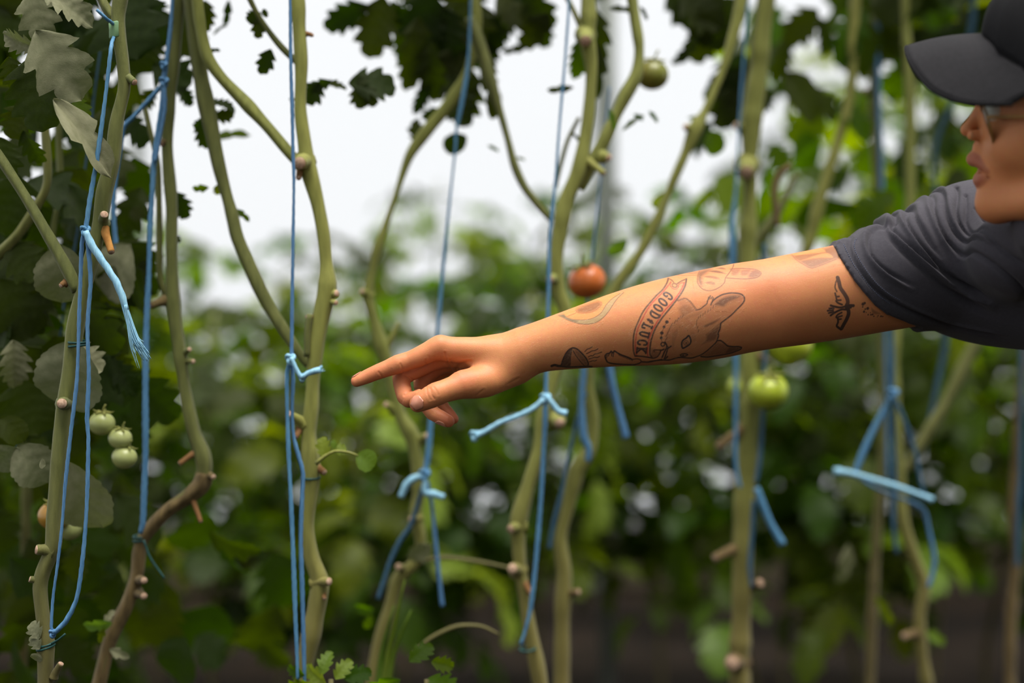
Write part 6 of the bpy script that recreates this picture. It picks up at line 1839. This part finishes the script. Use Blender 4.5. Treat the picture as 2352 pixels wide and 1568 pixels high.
# stitching along the sleeve hem
mat('thread', lin(92, 100, 124), rough=.8, spec=.1)
mb = MB()
for off in (C6((240, 555), (246, 640), (283, 760), (343, 860), (423, 970), (523, 1065), (640, 1140)), C6((372, 500), (328, 565), (322, 640), (352, 740), (414, 850), (494, 950), (606, 1040), (740, 1110))):
    sp_ = smooth_pl(off, 1.0)
    ww = np.array([(q_[0] - W / 2) * K * (Y0 - .05) for q_ in sp_]); zz = np.array([CAMZ + (H / 2 - q_[1]) * K * (Y0 - .05) for q_ in sp_])
    sv = V[(V[:, 0] < .62) & (Ns[:, 1] < .5)]
    for i in range(0, len(sp_) - 4, 5):
        pts_ = []
        for k_ in (i, i + 3):
            dd = (sv[:, 0] - ww[k_]) ** 2 + (sv[:, 2] - zz[k_]) ** 2
            c_i = np.argsort(dd)[:3]; j_ = c_i[np.argmin(sv[c_i, 1])]
            pts_.append((ww[k_], sv[j_, 1] - .0004, zz[k_]))
        add_tube(mb, pts_, .0003, 4)
mb.build('hem_stitching', [MATS['thread']], shirt)

# ---- trousers and shoes (below and beside the frame)
mat('denim', lin(46, 50, 62), lin(38, 42, 52), rough=.9, spec=.1, scale=200, bump=.3, bscale=800)
mat('boot', lin(52, 44, 38), lin(40, 34, 30), rough=.7, spec=.2, scale=40)
tr_f = Field([(0, [Chain([(0.80, 1.37, .88, .12), (0.81, 1.37, .78, .135)], .03), Chain([(0.81, 1.29, .76, .095), (0.79, 1.27, .48, .068), (0.83, 1.27, .12, .055)], .03, .03), Chain([(0.81, 1.45, .76, .095), (0.85, 1.46, .48, .068), (0.89, 1.46, .12, .055)], .03, .03)])], (), lambda p, d: np.maximum(np.maximum(d, p[:, 2] - .87), .08 - p[:, 2]))
Vt, Ft = net(tr_f, .008)
link('trousers', fast_mesh('trousers', Vt, Ft, [MATS['denim']]), person)
for sx, sy in ((.83, 1.27), (.89, 1.46)):
    sh_f = Field([(0, [Chain([(sx + .04, sy, .045, .045), (sx - .05, sy, .04, .044), (sx - .13, sy, .03, .038)], .02), Chain([(sx, sy, .05, .05), (sx, sy, .12, .046)], .02, .03)])], (), lambda p, d: np.maximum(d, -.012 - p[:, 2]))
    Vt, Ft = net(sh_f, .006)
    link('boot', fast_mesh('boot', Vt, Ft, [MATS['boot']]), person)

# ---- cap
mat('cap_cloth', lin(42, 41, 44), lin(36, 36, 38), rough=.9, spec=.12, scale=300, bump=.2, bscale=1500)
mat('cap_crown', lin(27, 27, 29), lin(23, 23, 25), rough=.9, spec=.12, scale=300, bump=.2, bscale=1500)
cap = link('cap', None, person) if False else empty('cap', Hd(2470, 165))
cap.parent = person; cap.matrix_parent_inverse = Matrix.Translation(-Vector(person.location))
sv_ = np.array([0, .15, .3, .45, .6, .75, .9, 1.0])
seam = np.array([(2258, 80), (2260, 82), (2266, 90), (2280, 103), (2302, 122), (2334, 147), (2380, 178), (2420, 205)], float)
outer = np.array([(2082, 108), (2084, 113), (2090, 128), (2102, 150), (2126, 182), (2162, 214), (2230, 238), (2330, 240)], float)
seam_y = np.array([0, .018, .034, .048, .060, .069, .075, .077]); outer_y = np.array([0, .016, .032, .047, .061, .074, .084, .086])
TB = spline(np.column_stack([seam * .001, seam_y, sv_, outer, outer_y]), .004)
ns, nu = 61, 14
Vb = []
for i in range(ns):
    s_ = (i / (ns - 1) - .5) * 2; a_ = abs(s_); sg = -1 if s_ < 0 else 1
    ix = lambda c: np.interp(a_, TB[:, 3], TB[:, c])
    p0 = Hd(ix(0) * 1000, ix(1) * 1000, sg * ix(2)); p1 = Hd(ix(4), ix(5), sg * ix(6))
    for j in range(nu):
        t = j / (nu - 1)
        q_ = p0 * (1 - t) + p1 * t
        q_ = q_ + EZ * .003 * math.sin(math.pi * t)
        Vb.append(q_)
Fb = np.array([(i * nu + j, (i + 1) * nu + j, (i + 1) * nu + j + 1, i * nu + j + 1) for i in range(ns - 1) for j in range(nu - 1)])


def capobj(name, V_, F_, m_, th=None, bev=False):
    o = link(name, fast_mesh(name, V_, F_, [MATS[m_]]))
    o.parent = cap; o.matrix_parent_inverse = Matrix.Translation(-Vector(Hd(2470, 165)))
    if th:
        so = o.modifiers.new('thickness', 'SOLIDIFY'); so.thickness = th; so.offset = 0
    return o


capobj('brim', Vb, Fb, 'cap_cloth', .0032)
# edge piping and rows of stitching on the brim
edge = np.array([Vb[i * nu + nu - 1] for i in range(ns)])
V_, F_, T3 = tube(edge, .0021, 7); capobj('brim_edge', V_, [F_, T3], 'cap_crown')
# crown: six gores between the brow line and the button
top = Hd(2478, -78); topl = (top - HC) @ HR
ring_pts = []
nr = 72
for i in range(nr):
    a_ = i / nr * 2 * math.pi          # 0 = towards the brim
    f_ = abs(math.atan2(math.sin(a_), math.cos(a_))) / math.pi
    xx = np.interp(f_, [0, .12, .25, .4, .55, .8, 1], [2254, 2264, 2300, 2390, 2520, 2690, 2722]); yy = np.interp(f_, [0, .12, .25, .4, .55, .8, 1], [82, 92, 128, 196, 225, 232, 232])
    ydo = np.interp(f_, [0, .12, .25, .4, .55, .8, 1], [0, .038, .065, .081, .083, .048, 0]) * (-1 if math.sin(a_) > 0 else 1)
    ring_pts.append((Hd(xx, yy) - HC) @ HR + np.array((0, ydo, 0)))
ring_pts = np.array(ring_pts)
Vc = []
nl = 22
for j in range(nl):
    t = j / (nl - 1)
    for i in range(nr):
        b0 = ring_pts[i]
        s1_, c1_ = math.sin(t * math.pi / 2) ** .9, max(0.0, math.cos(t * math.pi / 2)) ** .72
        q_ = np.array((topl[0] + (b0[0] - topl[0]) * c1_, b0[1] * c1_, b0[2] + (topl[2] - b0[2]) * s1_))
        ga = (i / nr * 6) % 1
        g_ = math.exp(-(min(ga, 1 - ga) / .05) ** 2)
        q_ += (q_ - np.array((topl[0], 0, b0[2]))) * (-.012 * g_) * (1 - t)
        Vc.append(HC + HR @ q_)
Fc = np.array([(j * nr + i, j * nr + (i + 1) % nr, (j + 1) * nr + (i + 1) % nr, (j + 1) * nr + i) for j in range(nl - 1) for i in range(nr)])
capobj('crown', Vc, Fc, 'cap_crown', .002)
X, Fq = ball(top + np.array((0, 0, .001)), (.007, .007, .003), 14, 8); capobj('button', X, Fq, 'cap_cloth')
seam_line = np.array([Vb[i * nu] for i in range(ns)]) - EX * .001 + EZ * .0012
V_, F_, T3 = tube(seam_line, .0013, 6); capobj('seam', V_, [F_, T3], 'cap_crown')

# ---- glasses
mat('amber', lin(168, 128, 66), lin(128, 92, 44), rough=.3, spec=.5, scale=60)
glass = bpy.data.materials.new('lens'); glass.use_nodes = True
gn, gk = glass.node_tree.nodes, glass.node_tree.links
gn.clear()
g_o = gn.new('ShaderNodeOutputMaterial'); g_t = gn.new('ShaderNodeBsdfTransparent'); g_g = gn.new('ShaderNodeBsdfGlossy'); g_m = gn.new('ShaderNodeMixShader'); g_f = gn.new('ShaderNodeFresnel')
g_t.inputs[0].default_value = (.9, .94, .92, 1); g_g.inputs['Roughness'].default_value = .04; g_f.inputs['IOR'].default_value = 1.5
gk.new(g_f.outputs[0], g_m.inputs[0]); gk.new(g_t.outputs[0], g_m.inputs[1]); gk.new(g_g.outputs[0], g_m.inputs[2]); gk.new(g_m.outputs[0], g_o.inputs['Surface'])
MATS['lens'] = glass
gl = empty('glasses', Hd(2264, 262)); gl.parent = person; gl.matrix_parent_inverse = Matrix.Translation(-Vector(person.location))


def globj(name, mbx, m_):
    o = link(name, mbx.mesh(name, [MATS[m_]])); o.parent = gl; o.matrix_parent_inverse = Matrix.Translation(-Vector(gl.location)); return o


for s_ in (-1, 1):
    c0 = Hd(2262, 284, s_ * .033)
    t = np.linspace(0, 2 * math.pi, 41)
    # rim leans: top forward, follows the cheek sideways
    def rim(t, k=1.0):
        u_ = np.cos(t) * .0255 * k; w_ = np.sin(t) * .0205 * k
        return c0 + np.stack([-w_ * .30 + np.abs(u_ * s_ + .0255) * .12, u_, w_], -1) @ HR.T
    mb = MB(); add_tube(mb, rim(t), .0011, 7, caps=False); globj('rim', mb, 'amber')
    pts_ = np.vstack([c0[None] + EX * .0255 * .12, rim(t[:-1], .97)])
    Fx = np.array([(0, i + 1, (i + 1) % 40 + 1) for i in range(40)])
    o = link('lens', fast_mesh('lens', pts_, Fx, [glass])); o.parent = gl; o.matrix_parent_inverse = Matrix.Translation(-Vector(gl.location))
    so = o.modifiers.new('thickness', 'SOLIDIFY'); so.thickness = .0012; so.offset = 0
    hp = Hd(2276, 268, s_ * .0595)
    mb = MB(); add_tube(mb, spline([rim(np.array([0.25 if s_ > 0 else math.pi - .25]))[0], hp, Hd(2360, 266, s_ * .074), Hd(2500, 258, s_ * .084), Hd(2540, 290, s_ * .080)], .004), .0017, 8); globj('temple', mb, 'amber')
mb = MB(); add_tube(mb, spline([Hd(2260, 268, -.0085), Hd(2250, 260, 0), Hd(2260, 268, .0085)], .002), .0011, 7); globj('bridge', mb, 'amber')
# small nose ring
t = np.linspace(0, 2 * math.pi, 21)
mb = MB(); c0 = Hd(2234, 314, -.0175)
add_tube(mb, c0 + np.stack([np.sin(t) * .0006, np.cos(t) * .0018, np.sin(t) * .0042], -1) @ HR.T, .0004, 6, caps=False)
mb.build('nose_ring', [MATS['amber']], person)
